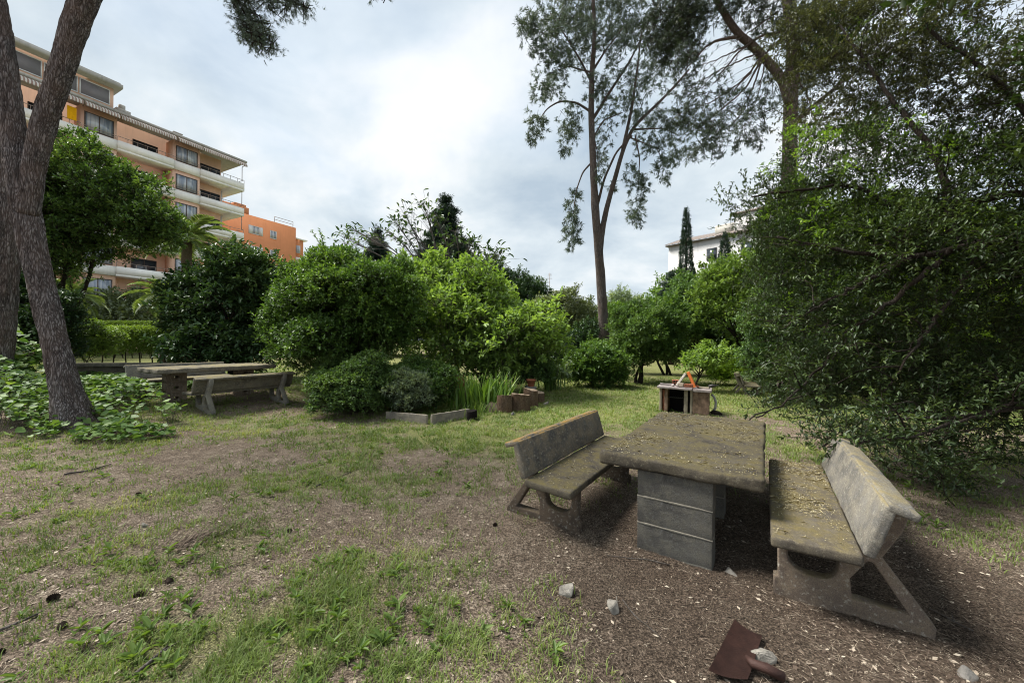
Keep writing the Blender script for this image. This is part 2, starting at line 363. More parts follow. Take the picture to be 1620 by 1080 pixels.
col = t.mix(t.ramp(t.math('ADD', g, t.math('MULTIPLY', t.math('SUBTRACT', n2, .5), .6)), [(.34, 0.), (.8, .9)]), soil, green)
col = t.mix(t.ramp(t.math('MULTIPLY', g, -1.0), [(.0, 0.), (.75, .72)]), col, t.ramp(n3, [(.35, (.020, .015, .011)), (.65, (.085, .062, .046))]))  # dark mulch colour also carries the painted tree shade
n5 = t.noise(v, 420, 2, .6); n6 = t.noise(v, 82, 3, .65); col = t.mix(1.0, col, t.ramp(n6, [(.36, .35), (.5, .95), (.63, 2.0)]), 'MULTIPLY'); col = t.mix(1.0, col, t.ramp(t.math('ADD', t.math('MULTIPLY', n4, .55), t.math('MULTIPLY', n5, .45)), [(.36, .45), (.5, 1.), (.62, 1.7)]), 'MULTIPLY')
hh = t.math('ADD', t.math('MULTIPLY', n3, .7), t.math('MULTIPLY', n4, .45))
M['soil'] = t.bsdf(col, .95, t.bump(hh, .9, .03), .1)
tag(mb.build('ground', M['soil'], None, True), kind='structure')

# grass blades
def scatter(n, x0, x1, y0, y1, power=1.6):
    """more samples near the viewer's part of the garden"""
    y = y0 * (y1 / y0) ** (rng.random(n) ** 1.0)
    x = (rng.random(n) * (x1 - x0) + x0) * y
    return x, y
x, y = scatter(600000, -1.45, 1.45, 1.75, 19)
cv = cover(x, y); keep = rng.random(len(x)) < np.clip(np.clip((cv - .02) * 1.3, 0, 1) * (.40 + .60 * sstep(3.4, 6.5, y)) * np.clip((fbm(x * 6 + 3, y * 6 + 8, 3) - .34) * 4.2, .05, 1.6), 0, 1)
bare = (np.hypot((x + 4.7) / 1, (y - 9) / 1) < 0)
x = x[keep]; y = y[keep]; cv = cv[keep]; z = gz(x, y); n = len(x)
mb = MB(); az = rng.random(n) * 6.283; lean = .25 + .75 * rng.random(n)
ax = np.stack([np.cos(az) * lean, np.sin(az) * lean, np.ones(n) * .8], 1)
L = (.025 + .05 * rng.random(n) ** 1.6) * (.8 + .5 * np.clip(cv, 0, 1)) * (1 + .03 * y)
W = (.0035 + .0018 * y * .45) * (.7 + .6 * rng.random(n))
BL = (np.array([[0, .5, 0], [0, -.5, 0], [.55, .38, .10], [.55, -.38, .10], [1, 0, -.12]]), [[0, 1, 3, 2]], [[2, 3, 4]])
tone = np.clip(fbm(x * 1.3 + 9, y * 1.3, 3) * 1.3 - .25 + (rng.random(n) - .5) * .5, 0, 1)
def bl(mb, pos, ax, up, L, W, r, m=0):
    n = len(pos); x_ = nrm(ax); z_ = up - x_ * np.sum(x_ * up, 1, keepdims=True); z_ = nrm(z_); y_ = np.cross(z_, x_)
    V0 = BL[0]; V = pos[:, None] + V0[None, :, 0, None] * (x_ * L[:, None])[:, None] + V0[None, :, 1, None] * (y_ * W[:, None])[:, None] + V0[None, :, 2, None] * (z_ * L[:, None] * 1.4)[:, None]
    o = (np.arange(n) * 5)[:, None, None]
    mb.add(V.reshape(-1, 3), q=(np.array(BL[1])[None] + o).reshape(-1, 4), t=(np.array(BL[2])[None] + o).reshape(-1, 3), r=np.repeat(r, 5), m=m)
bl(mb, np.stack([x, y, z], 1), ax, np.stack([-np.cos(az), -np.sin(az), np.ones(n) * .6], 1), L, W, tone)
tag(mb.build('grass', M['grass']), 'short thin green grass growing in patches over the bare brown soil', 'grass', kind='stuff')

# broad-leaved weeds
x, y = scatter(8500, -1.42, 1.2, 1.75, 11)
w = cover(x, y); keep = (rng.random(len(x)) < np.clip((w - .22) * 1.1, 0, .8)) & (fbm(x * 3.1 + 77, y * 3.1, 3) > .47)
x = x[keep]; y = y[keep]; mb = MB()
big = rng.random(len(x)) ** 3
for k in range(9):
    az = rng.random(len(x)) * 6.283; n = len(x); st = .15 + rng.random(n) * 1.1
    ax = np.stack([np.cos(az), np.sin(az), st], 1); L = (.022 + .055 * big) * (.6 + .7 * rng.random(n))
    pos = np.stack([x, y, gz(x, y) + big * .05 * rng.random(n)], 1)
    leaves(mb, pos, ax, np.tile([0, 0, 1.], (n, 1)) - ax * .2 + rdir(n) * .2, L, L * (.22 + .12 * rng.random(n)), LEAF6, np.clip(.15 + .6 * rng.random(n), 0, 1))
tag(mb.build('weeds', M['weed']), 'tufts of broad leaved green weeds sprouting through the thin grass', 'weeds', kind='stuff')

# litter: chips, dead leaves, needles, straw
mb = MB(); x, y = scatter(380000, -1.45, 1.45, 1.7, 10)
keep = rng.random(len(x)) < np.clip(1.05 - cover(x, y) * .75, .1, 1) * np.clip((fbm(x * 2.6 + 20, y * 2.6, 4) - .30) * 2.6, .10, 1); x = x[keep]; y = y[keep]; n = len(x)
az = rng.random(n) * 6.283; ax = np.stack([np.cos(az), np.sin(az), (rng.random(n) - .5) * .5], 1)
kind = rng.random(n); L = np.where(kind < .55, .003 + .009 * rng.random(n) ** 2, np.where(kind < .955, .025 + .06 * rng.random(n), .015 + .03 * rng.random(n)))
W = np.where(kind < .55, L * .6, np.where(kind < .955, .0015, L * .4)) * (1 + .08 * y)
leaves(mb, np.stack([x, y, gz(x, y) + .002 + .006 * rng.random(n) ** 2], 1), ax * np.array([1, 1, .5]), np.tile([0, 0, 1.], (n, 1)) + rdir(n) * .3, L, W, FLAT4, np.clip(np.where(rng.random(n) < .36 - .2 * np.clip(mulch_shade(x, y), 0, 1), .62 + .38 * rng.random(n), .62 * rng.random(n) * (1.1 - .75 * np.clip(mulch_shade(x, y), 0, 1))), 0, 1))  # litter toned down under the same painted shade
tag(mb.build('leaf_litter', M['litter']), 'brown carpet of fallen needles, bark chips and dead leaves on the soil', 'leaf litter', kind='stuff')
# ------------------------------------------------------------------ concrete furniture
def slab(name, size, mat, parent, loc=(0, 0, 0), rot=None, bev=.012, rough=.004, cuts=18, seed=0, seg=3):
    """box with worn, slightly chipped edges"""
    bm = bmesh.new(); bmesh.ops.create_cube(bm, size=1)
    for v in bm.verts: v.co = Vector((v.co.x * size[0], v.co.y * size[1], v.co.z * size[2]))
    bmesh.ops.bevel(bm, geom=bm.edges[:], offset=bev, segments=seg, profile=.5, affect='EDGES')
    for ax in range(3):
        m = max(2, int(size[ax] / max(size) * cuts)); 
        for k in range(1, m):
            pl = -size[ax] / 2 + size[ax] * k / m; no = Vector((0, 0, 0)); no[ax] = 1; c = Vector((0, 0, 0)); c[ax] = pl
            bmesh.ops.bisect_plane(bm, geom=bm.verts[:] + bm.edges[:] + bm.faces[:], plane_co=c, plane_no=no)
    bm.normal_update()
    for v in bm.verts:
        p = v.co + Vector((seed * 3.1, seed * 1.7, 0))
        k = float(fbm(p.x * 9 + p.z * 13, p.y * 9 + p.z * 7, 3) - .5)
        ed = sum(1 for ax in range(3) if abs(abs(v.co[ax]) - size[ax] / 2) < bev * 1.1)
        v.co += v.normal * k * rough * (4 if ed >= 2 else 1)
    me = bpy.data.meshes.new(name); bm.to_mesh(me); bm.free()
    for p in me.polygons: p.use_smooth = True
    o = link(name, me, mat, parent); o.location = loc
    if rot: o.rotation_euler = rot
    return o

def profile(name, outer, holes, th, mat, parent, bev=.010):
    """flat casting cut from an outline with holes, lying in the local YZ plane, thickness along X"""
    cu = bpy.data.curves.new(name, 'CURVE'); cu.dimensions = '2D'; cu.fill_mode = 'BOTH'; cu.extrude = th / 2 - bev; cu.bevel_depth = bev; cu.bevel_resolution = 1; cu.offset = -bev
    for loop in [outer] + holes:
        s = cu.splines.new('POLY'); s.points.add(len(loop) - 1); s.use_cyclic_u = True
        for p, q in zip(s.points, loop): p.co = (q[0], q[1], 0, 1)
    ob = bpy.data.objects.new(name, cu); C.objects.link(ob)
    me = bpy.data.meshes.new_from_object(ob.evaluated_get(bpy.context.evaluated_depsgraph_get()))
    bpy.data.objects.remove(ob); bpy.data.curves.remove(cu)
    for v in me.vertices:
        a, b, c = v.co; v.co = (c, a, b)
    me.name = name; me.materials.clear()
    return link(name, me, mat, parent)
def arc(cx, cy, r, a0, a1, n=6): return [(cx + r * math.cos(R(a0 + (a1 - a0) * k / n)), cy + r * math.sin(R(a0 + (a1 - a0) * k / n))) for k in range(n + 1)]

def make_bench(mseat, mback, mleg, label, group, seed=0, length=2.0):
    root = empty('concrete_bench', label=label, cat='bench', group=group)
    slab('seat', (length, .45, .07), mseat, root, (0, .225, .415), (R(2), 0, 0), .018, .003, 22, seed)
    tilt = R(-17)
    b = slab('backrest', (length, .058, .335), mback, root, (0, .515, .612), (tilt, 0, 0), .016, .003, 22, seed + 3)
    slab('backrest_lip', (length + .004, .135, .05), mback, b, (0, .053, .155), None, .014, .003, 22, seed + 5)
    outer = [(.02, -.06), (.79, -.06), (.80, .04), (.565, .375), (.655, .56), (.705, .735), (.635, .75), (.565, .60), (.525, .50), (.475, .40), (.455, .375), (.375, .375)] + \
            arc(.265, .245, .095, 0, -90, 5) + arc(.195, .245, .095, -90, -180, 5) + [(.10, .375), (.04, .375), (.045, .09), (.02, .08)]
    tri = [(.43, .075), (.69, .075), (.525, .335), (.50, .335), (.42, .2)]
    for s in (-1, 1):
        o = profile('leg', outer, [tri], .092, mleg, root); o.location = (s * (length / 2 - .27), 0, 0)
    return root
def place(root, p, th, flip=False, tilt=(0, 0)):
    root.location = (p[0], p[1], p[2]); root.rotation_euler = (tilt[0], tilt[1], th)

# near table : long axis direction
TH = math.atan2(.83, .556)
tdir = np.array([math.cos(TH), math.sin(TH)]); tn = np.array([math.sin(TH), -math.cos(TH)])   # right-hand normal (towards the right bench)
TC = np.array([1.9418, 3.9837])
def make_table(name, label, c, th, z, mtop, blocks, seed):
    root = empty(name, (c[0], c[1], z), th, label, 'table')
    slab('tabletop', (2.4, 1.2, .10), mtop, root, (0, 0, .70), None, .022, .010, 40, seed)
    blocks(root); return root
def pedestal_blocks(root):
    for sx in (-1.06, -.10, .92):
        o = slab('pedestal', (.20, .56, .213), M['block'], root, (sx, 0, .535), None, .006, .002, 8, 1)
        for k, zz in enumerate((.318, .095)):
            slab('block', (.20, .56, .213), M['block'], o, (0, 0, zz - .535), None, .006, .002, 8, 2 + k)
        for zz in (.4265, .2065): slab('mortar_joint', (.206, .566, .011), M['mortar'], o, (0, 0, zz - .535), None, .002, .004, 14, 4)
        slab('footing', (.204, .566, .16), M['block'], o, (0, 0, -.085 - .535), None, .01, .003, 8, 7)
near_table = make_table('concrete_table', 'large mossy concrete picnic table on grey block pedestals between two benches', TC, TH, 0., M['conc_table'], pedestal_blocks, 1)

# near benches; local y=0 is the front of the seat, +y towards the back
b1 = make_bench(M['conc_seat'], M['conc_back'], M['conc_leg'], 'pale concrete bench with bits of straw on its seat, right of the large mossy table', 'concrete benches beside the picnic tables', 1)
c = TC + tdir * (-.42) + tn * .64
place(b1, (c[0], c[1], .02), TH + math.pi, tilt=(0, 0))
b1.rotation_euler = (0, 0, TH + math.pi)
# local +y must point away from the table (tn): rotate so that local y -> tn
b1.rotation_euler = (0, 0, math.atan2(tn[1], tn[0]) - math.pi / 2)
b2 = make_bench(M['conc_table'], M['conc_lichen'], M['conc_leg_dark'], 'dark mossy concrete bench with orange lichen on its back, left of the large mossy table', 'concrete benches beside the picnic tables', 2)
c = TC - tdir * .50 - tn * .73
b2.location = (c[0], c[1], .01); b2.rotation_euler = (0, 0, math.atan2(-tn[1], -tn[0]) - math.pi / 2)

# left table set
LT = np.array([-7.35, 9.3]); LTH = R(60); ld = np.array([math.cos(LTH), math.sin(LTH)]); ln = np.array([math.sin(LTH), -math.cos(LTH)])
def pierced_blocks(root):
    for sx in (-.72, .7):
        mbk = MB(); p = None
        for k in range(3):
            o = profile('pedestal' if k == 0 else 'pierced_block', [(-.19, 0), (.19, 0), (.19, .235), (-.19, .235)], [[(-.045, .09), (-.045, .15), (.045, .15), (.045, .09)]], .24, M['conc_leg'], root if k == 0 else p, .006)
            if k == 0: p = o; o.location = (sx, 0, -.06); o.rotation_euler = (0, 0, R(90))
            else: o.location = (0, 0, k * .238)
lz = float(gz(*LT))
left_table = make_table('concrete_table', 'long weathered concrete picnic table on pierced blocks by the creeper', LT, LTH, lz + .01, M['conc_left'], pierced_blocks, 9)
b3 = make_bench(M['conc_left'], M['conc_left'], M['conc_back'], 'grey concrete bench seen from behind, between the lawn and the long weathered table', 'concrete benches beside the picnic tables', 5, 2.1)
c = LT + ln * .66 + ld * .24; b3.location = (c[0], c[1], .085); b3.rotation_euler = (0, 0, math.atan2(ln[1], ln[0]) - math.pi / 2)
b4 = make_bench(M['conc_left'], M['conc_back'], M['conc_leg'], 'grey concrete bench half sunk in creeper on the far side of the long weathered table', 'concrete benches beside the picnic tables', 7)
c = LT - ln * .70 - ld * .22; b4.location = (c[0], c[1], lz); b4.rotation_euler = (0, 0, math.atan2(-ln[1], -ln[0]) - math.pi / 2)
p = gp(1178, 627)
b5 = make_bench(M['conc_left'], M['conc_left'], M['conc_left'], 'small dark concrete bench seen end-on in the grass beyond the brick barbecue', 'concrete benches beside the picnic tables', 6, 1.6)
b5.location = (p[0] + .95, p[1] + .8, p[2] - .12); b5.rotation_euler = (0, 0, R(62))

# fallen catkins and needles on the near table, the two near seats and the left table
def debris(name, label, root, lx, ly, z, n, host):
    mb = MB(); x = (rng.random(n) - .5) * lx; y = (rng.random(n) - .5) * ly
    dn = fbm(x * 3 + host * 7, y * 3, 3); k = rng.random(n) < np.clip((dn - .40) * 3.2, .04, 1); x = x[k]; y = y[k]; n = len(x)
    az = rng.random(n) * 6.283; ax = np.stack([np.cos(az), np.sin(az), np.zeros(n)], 1)
    lg = rng.random(n); L = np.where(lg < .82, .007 + .007 * rng.random(n), .02 + .05 * rng.random(n)); W = np.where(lg < .82, L * .5, .0022)
    leaves(mb, np.stack([x, y, np.full(n, z)], 1), ax, np.tile([0, 0, 1.], (n, 1)) + rdir(n) * .2, L, W, LEAF4, rng.random(n) ** 1.2)
    o = mb.build(name, M['straw']); o.matrix_world = root.matrix_basis @ Matrix.Translation((0, 0, 0)); return tag(o, label, 'plant debris', kind='stuff')
bpy.context.view_layer.update()
debris('straw_debris', 'pale straw and catkin bits scattered over the large mossy table top', near_table, 2.3, 1.12, .756, 5200, 1)
o = debris('straw_debris', 'thick scatter of pale straw bits on the seat of the right bench', b1, 1.9, .4, .008, 5200, 2)
o.matrix_world = b1.matrix_basis @ Matrix.Translation((0, .225, .452)) @ Matrix.Rotation(R(2), 4, 'X')
o = debris('straw_debris', 'thin scatter of straw bits on the dark mossy bench seat', b2, 1.9, .4, .008, 700, 3)
o.matrix_world = b2.matrix_basis @ Matrix.Translation((0, .225, .449)) @ Matrix.Rotation(R(2), 4, 'X')

# low wall behind the left table
A = at(118, 577, 12.3); B = at(352, 571, 13.3); d = B - A; wl = np.hypot(d[0], d[1])
w = empty('low_wall', ((A[0] + B[0]) / 2, (A[1] + B[1]) / 2, float(gz((A[0] + B[0]) / 2, (A[1] + B[1]) / 2))), math.atan2(d[1], d[0]), 'long low grey concrete wall with flat coping behind the long weathered table', 'wall')
wz = (A[2] + B[2]) / 2 - w.location.z
slab('wall', (wl, .22, wz + .2), M['conc_left'], w, (0, 0, (wz - .12 - .2) / 2), None, .01, .004, 20, 2)
slab('coping', (wl + .1, .5, .11), M['conc_back'], w, (0, 0, wz - .055), None, .015, .004, 24, 3)

# ------------------------------------------------------------------ barbecue
M['brick'] = m_plain('red_brick', (.22, .085, .05), .9, .1, .5, 14, 0, .6)
M['render_bbq'] = m_plain('old_render', (.19, .13, .095), .95, .1, .55, 9, 0, .8)
M['render_pale'] = m_plain('pale_render', (.27, .23, .18), .95, .1, .4, 9, 0, .6)
M['marble'] = m_plain('marble_slab', (.25, .215, .205), .6, .3, .4, 7, 0, .1)
M['terracotta'] = m_plain('terracotta', (.62, .17, .045), .8, .2, .14, 7, 0, .2)
M['terra_dull'] = m_plain('dull_terracotta', (.30, .11, .06), .85, .2, .3, 9, 0, .3)
M['soot_shade'] = m_plain('soot_shade', (.012, .010, .009), .95, .1, .3, 9)
M['iron'] = m_plain('dark_iron', (.03, .028, .027), .6, .4, .3, 20)
M['pipe'] = m_plain('grey_pipe', (.33, .33, .32), .5, .4, .15, 9)
M['rust'] = m_plain('rusty_steel', (.055, .027, .021), .65, .35, .35, 16, .15, .35)
M['stone'] = m_plain('pale_stone', (.27, .25, .215), .9, .2, .5, 14, 0, .7)
M['stone_dark'] = m_plain('dull_stone', (.17, .16, .145), .9, .2, .3, 14, 0, .7)
M['log_bark'] = m_bark('log_bark', (.04, .028, .02), (.17, .12, .085), (.32, .25, .19), 2.2, .9)
M['log_end'] = m_plain('log_end', (.26, .20, .145), .9, .1, .3, 10, 0, .4)

pl = gp(1047, 652); pr = gp(1128, 658); 
bc = np.array([(pl[0] + pr[0]) / 2, (pl[1] + pr[1]) / 2 + .25]); bq = empty('brick_barbecue', (bc[0], bc[1], 0), R(-29), 'low brick and render barbecue with a sooty firebox and marble slab tops', 'barbecue')
# local: x right, y back; width 1.3
for x0, mm, wd in ((-.60, 'render_pale', .07), (-.44, 'render_bbq', .09), (.12, 'render_pale', .10), (.27, 'render_pale', .07)):
    slab('pillar', (wd, .60, .60), M[mm], bq, (x0, 0, .27), None, .008, .006, 10, int(x0 * 50) + 40)
slab('infill', (.07, .5, .58), M['brick'], bq, (-.515, .02, .26), None, .01, .01, 8, 3)
slab('infill', (.055, .5, .58), M['soot_shade'], bq, (.203, .02, .26), None, .01, .01, 8, 4)
fb = slab('firebox', (.48, .04, .58), M['soot_shade'], bq, (-.16, .28, .26), None, .004, .004, 6, 5)
slab('hearth', (.48, .5, .06), M['soot_shade'], fb, (0, -.26, -.27), None, .004, .004, 6, 5)
mb = MB()
for k in range(9): mb.tube([(-.38 + k * .055, -.26, .36), (-.38 + k * .055, .24, .36)], .006, 6)
mb.tube([(-.40, -.25, .36), (.08, -.25, .36)], .008, 6); mb.build('grate', M['iron'], bq)
slab('side_block', (.44, .62, .56), M['render_bbq'], bq, (.53, .0, .25), None, .008, .008, 12, 8)
slab('slab_top', (.98, .78, .045), M['marble'], bq, (-.20, -.06, .6), (0, R(1), 0), .004, .002, 14, 2)
slab('slab_top', (.50, .74, .06), M['marble'], bq, (.56, -.02, .572), None, .004, .002, 12, 3)
bz = .625; SB = .80; bq.scale = (SB, SB, 1.0)
def atop(o, x, y, z, rot, label=None, cat=None, group=None):
    o.matrix_world = Matrix.Translation((bc[0], bc[1], 0)) @ Matrix.Rotation(R(-29), 4, 'Z') @ Matrix.Translation((x * SB, y * SB, z)) @ rot @ Matrix.Scale(SB, 4)
    return tag(o, label, cat, group)
Rz = lambda a: Matrix.Rotation(R(a), 4, 'Z')
Ry = lambda a: Matrix.Rotation(R(a), 4, 'Y')
Rx = lambda a: Matrix.Rotation(R(a), 4, 'X')
def flat_tile(name, mat, L=.46, W=.22, T=.03):
    bm = bmesh.new(); n = 8
    vs = []
    for k in range(n + 1):
        u = -W / 2 + W * k / n; zc = .035 * (1 - (2 * u / W) ** 2) 
        vs.append((u, zc))
    top = [[bm.verts.new((u, y, z + T)) for u, z in vs] for y in (0, L)]; bot = [[bm.verts.new((u, y, z)) for u, z in vs] for y in (0, L)]
    for k in range(n):
        bm.faces.new((top[0][k], top[0][k + 1], top[1][k + 1], top[1][k])); bm.faces.new((bot[0][k], bot[1][k], bot[1][k + 1], bot[0][k + 1]))
        for e in (0, 1): bm.faces.new((top[e][k], bot[e][k], bot[e][k + 1], top[e][k + 1]))
    for k in (0, n): bm.faces.new((top[0][k], top[1][k], bot[1][k], bot[0][k]))
    bmesh.ops.recalc_face_normals(bm, faces=bm.faces); bmesh.ops.bevel(bm, geom=[e for e in bm.edges if e.calc_face_angle(0) > .9], offset=.004, segments=1, affect='EDGES')
    me = bpy.data.meshes.new(name); bm.to_mesh(me); bm.free(); return link(name, me, mat)
# two roof tiles leaning together like a tent (length along local y -> stand it up)
o = flat_tile('roof_tile', M['terracotta'], .50, .26); atop(o, .36, -.02, bz + .005, Ry(-24) @ Rz(-72) @ Rx(88), 'bright orange clay roof tile propped up on the barbecue top', 'roof tile', 'roof tiles propped on the barbecue')
o = flat_tile('roof_tile', M['stone'], .46, .15); atop(o, -.14, -.05, bz + .005, Ry(31) @ Rz(-72) @ Rx(88), 'grey roof tile leaning against the bright orange one on the barbecue', 'roof tile', 'roof tiles propped on the barbecue')
def brick(mat, size, holes=False):
    o = slab('hollow_brick' if holes else 'brick', size, mat, None, (0, 0, 0), None, .008, .006, 8, int(size[0] * 90))
    if holes:
        mb = MB()
        for i in range(4):
            for j in range(3): mb.box((-size[0] / 2 + size[0] * (i + .5) / 4, -size[1] / 2 - .001, -size[2] / 2 + size[2] * (j + .5) / 3), (size[0] * .085, .004, size[2] * .11))
        mb.build('cell', M['soot_shade'], o)  # black plates paint the shade inside the hollow cells
    return o
atop(brick(M['terra_dull'], (.20, .16, .15), True), -.22, .20, bz + .08, Rz(4), 'hollow red clay brick with square cells at the back of the barbecue top', 'brick')
atop(brick(M['brick'], (.24, .12, .10)), .20, -.30, bz + .055, Rz(3), 'red brick lying in front of the orange tile on the barbecue', 'brick', 'bricks on the barbecue')
atop(brick(M['render_pale'], (.17, .13, .10)), -.02, -.22, bz + .055, Rz(-12), 'crumbling pale yellow brick beside the red brick on the barbecue', 'brick', 'bricks on the barbecue')
atop(brick(M['marble'], (.40, .12, .04)), -.46, .05, bz + .03, Rz(6), 'long thin pale stone lying flat at the left of the barbecue top', 'stone slab')
atop(brick(M['render_pale'], (.34, .16, .035)), .58, .02, .605 + .018, Rz(-8), 'flat pale board on the right part of the barbecue top', 'board')
def hull(name, mat, r, n=16, seed=0, parent=None, sub=True):
    rs = np.random.default_rng(seed + 100); bm = bmesh.new()
    for p in nrm(rs.normal(size=(n, 3))): bm.verts.new(Vector(p * np.asarray(r) * (.8 + .4 * rs.random())))
    h = bmesh.ops.convex_hull(bm, input=bm.verts[:])
    bmesh.ops.delete(bm, geom=[v for v in bm.verts if not v.link_faces], context='VERTS')
    bmesh.ops.bevel(bm, geom=bm.edges[:], offset=min(r) * .08, segments=2, affect='EDGES')
    bmesh.ops.triangulate(bm, faces=bm.faces[:]); bmesh.ops.subdivide_edges(bm, edges=bm.edges[:], cuts=1)
    bm.normal_update()
    for v in bm.verts: v.co += v.normal * float(rs.normal() * min(r) * .012)
    me = bpy.data.meshes.new(name); bm.to_mesh(me); bm.free(); return link(name, me, mat, parent)
for k, (x, y, rr, mm) in enumerate(((-.26, -.16, (.08, .06, .035), 'marble'), (.42, -.12, (.06, .05, .04), 'brick'), (-.12, -.33, (.05, .05, .03), 'marble'))):
    atop(hull('rubble_piece', M[mm], rr, 14, 30 + k), x, y, bz + .03, Rz(30 * k), ('pale marble chunk at the foot of the grey leaning tile', 'small red brick fragment right of the orange tile', 'small pale marble chip near the front edge of the barbecue top')[k], 'rubble', 'rubble on the barbecue')
mb = MB(); mb.tube([(0, 0, 0), (.10, 0, .02), (.2, .01, .03)], [.035, .05, .03], 10); mb.tube([(.2, .01, .03), (.27, .02, .04)], .012, 8)
atop(mb.build('hose_nozzle', M['iron'], None, True), .72, .05, .66, Rz(10), 'dark nozzle lying on the right edge of the barbecue top', 'nozzle')
mb = MB(); mb.tube([(0, 0, .62), (.07, 0, .55), (.12, .0, .4), (.11, .0, .22), (.03, .0, .08), (0, 0, .05)], .035, 12)
atop(mb.build('drain_pipe', M['pipe'], None, True), .80, .0, -.02, Rz(0), 'bent grey plastic pipe hanging down the right side of the barbecue', 'pipe')
mb = MB(); mb.tube([(0, 0, 0), (.05, 0, .03), (.2, .03, .02), (.3, .02, -.01)], [.04, .06, .05, .02], 10, rough=.3)
atop(mb.build('charred_log', M['soot_shade'], None, True), .80, -.15, .05, Rz(-20), 'short charred log on the ground at the right foot of the barbecue', 'log')

# ------------------------------------------------------------------ flower bed edging
def kerb(pa, pb, top_h, label, seed):
    a = gp(*pa); b = gp(*pb); d = b - a; L = np.hypot(d[0], d[1])
    o = slab('edging_slab', (L, .06, top_h + .12), M['kerb'], None, ((a[0] + b[0]) / 2, (a[1] + b[1]) / 2, (top_h - .12) / 2 + (a[2] + b[2]) / 2), (0, R(-1.5) if seed == 1 else R(1.5), math.atan2(d[1], d[0])), .008, .005, 18, seed)
    return tag(o, label, 'edging slab', 'edging slabs round the flower bed')
kerb((612, 661), (676, 671), .17, 'thin concrete edging slab running back into the low bush', 1)
kerb((682, 671), (741, 660), .20, 'concrete edging slab standing next to the black burnt stump', 2)
def log(px, py, r, h, label, lying=None, mats=None, seed=0, group='logs edging the flower bed'):
    p = gp(px, py); root = empty('log', (p[0], p[1], p[2] - .04), 0, label, 'log', group)
    mb = MB(); n = 20; th = np.arange(n) / n * 6.283
    rr = r * (1 + .22 * (fbm(np.cos(th) * 1.5 + seed, np.sin(th) * 1.5 + seed, 3) - .5) * 2)
    K = 9; V = []
    for k in range(K):
        z = h * k / (K - 1); q = rr * (1 + .05 * (rng.random(n) - .5)) * (1.08 - .1 * k / K)
        V.append(np.stack([q * np.cos(th), q * np.sin(th), np.full(n, z) + (.07 * h * np.sin(th + seed) + .04 * h * (rng.random(n) - .5) if k == K - 1 else 0)], 1))
    V = np.vstack(V); i, j = np.meshgrid(np.arange(K - 1), np.arange(n), indexing='ij')
    mb.add(V, q=np.stack([i * n + j, i * n + (j + 1) % n, (i + 1) * n + (j + 1) % n, (i + 1) * n + j], -1)); 
    a = mb.build('bark', mats or M['log_bark'], root, True)
    mb = MB(); top = V[-n:] * np.array([.985, .985, 1]); cc = top.mean(0); mb.add(np.vstack([top, cc]), t=[[k, (k + 1) % n, n] for k in range(n)])
    e = mb.build('cut_face', M['log_end'] if mats is None else mats, root)
    if lying: root.rotation_euler = lying; root.location.z += r * .9
    return root
log(746, 664, .11, .24, 'black burnt stump beside the concrete edging slab', mats=M['soot_shade'], seed=1)
log(777, 650, .13, .26, 'short log lying with its pale round cut end facing the lawn', (R(80), 0, R(10)), seed=2)
log(799, 651, .19, .44, 'flat-topped upright log next to the lying log', seed=3)
log(823, 649, .24, .45, 'widest upright log, between the flat-topped log and the pot', seed=4)
log(840, 642, .18, .48, 'rough grey upright log just below the terracotta pot', mats=None, seed=5)
log(853, 637, .15, .34, 'short split log at the right end of the flower bed edging', seed=6)
def lathe(name, prof, mat, loc, label, cat, n=24, group=None, rot=None):
    mb = MB(); K = len(prof); th = np.arange(n) / n * 6.283
    V = np.vstack([np.stack([r * np.cos(th), r * np.sin(th), np.full(n, z)], 1) for r, z in prof]); i, j = np.meshgrid(np.arange(K - 1), np.arange(n), indexing='ij')
    mb.add(V, q=np.stack([i * n + j, i * n + (j + 1) % n, (i + 1) * n + (j + 1) % n, (i + 1) * n + j], -1))
    o = mb.build(name, mat, None, True); o.location = loc
    if rot: o.rotation_euler = rot
    return tag(o, label, cat, group)
pot = [(.001, 0), (.085, 0), (.09, .01), (.125, .17), (.145, .17), (.148, .215), (.13, .215), (.11, .16), (.08, .03), (.001, .03)]
p = at(840, 607, 11.3); lathe('flower_pot', pot, M['terra_dull'], (p[0], p[1], p[2] - .08), 'small terracotta pot standing behind the log edging', 'flower pot')
mbp = slab('plinth', (.3, .3, .5), M['stone_dark'], None, (p[0], p[1], p[2] - .08 - .25), None, .03, .02, 8, 4); tag(mbp, 'rough stone block under the small terracotta pot', 'stone block')
p = gp(500, 612); lathe('garden_urn', [(.001, 0), (.13, 0), (.15, .04), (.09, .12), (.17, .28), (.19, .38), (.12, .46), (.14, .5), (.12, .5), (.001, .42)], M['terra_dull'], (p[0], p[1], p[2]), 'old brown clay urn half hidden by the big round bush', 'urn')
p = gp(715, 640); lathe('garden_urn', [(.001, 0), (.12, 0), (.16, .1), (.18, .25), (.14, .36), (.16, .4), (.14, .4), (.001, .3)], M['terra_dull'], (p[0], p[1] + 1.4, 0.25), 'faded clay urn among the plants left of the sword leaved clump', 'urn')

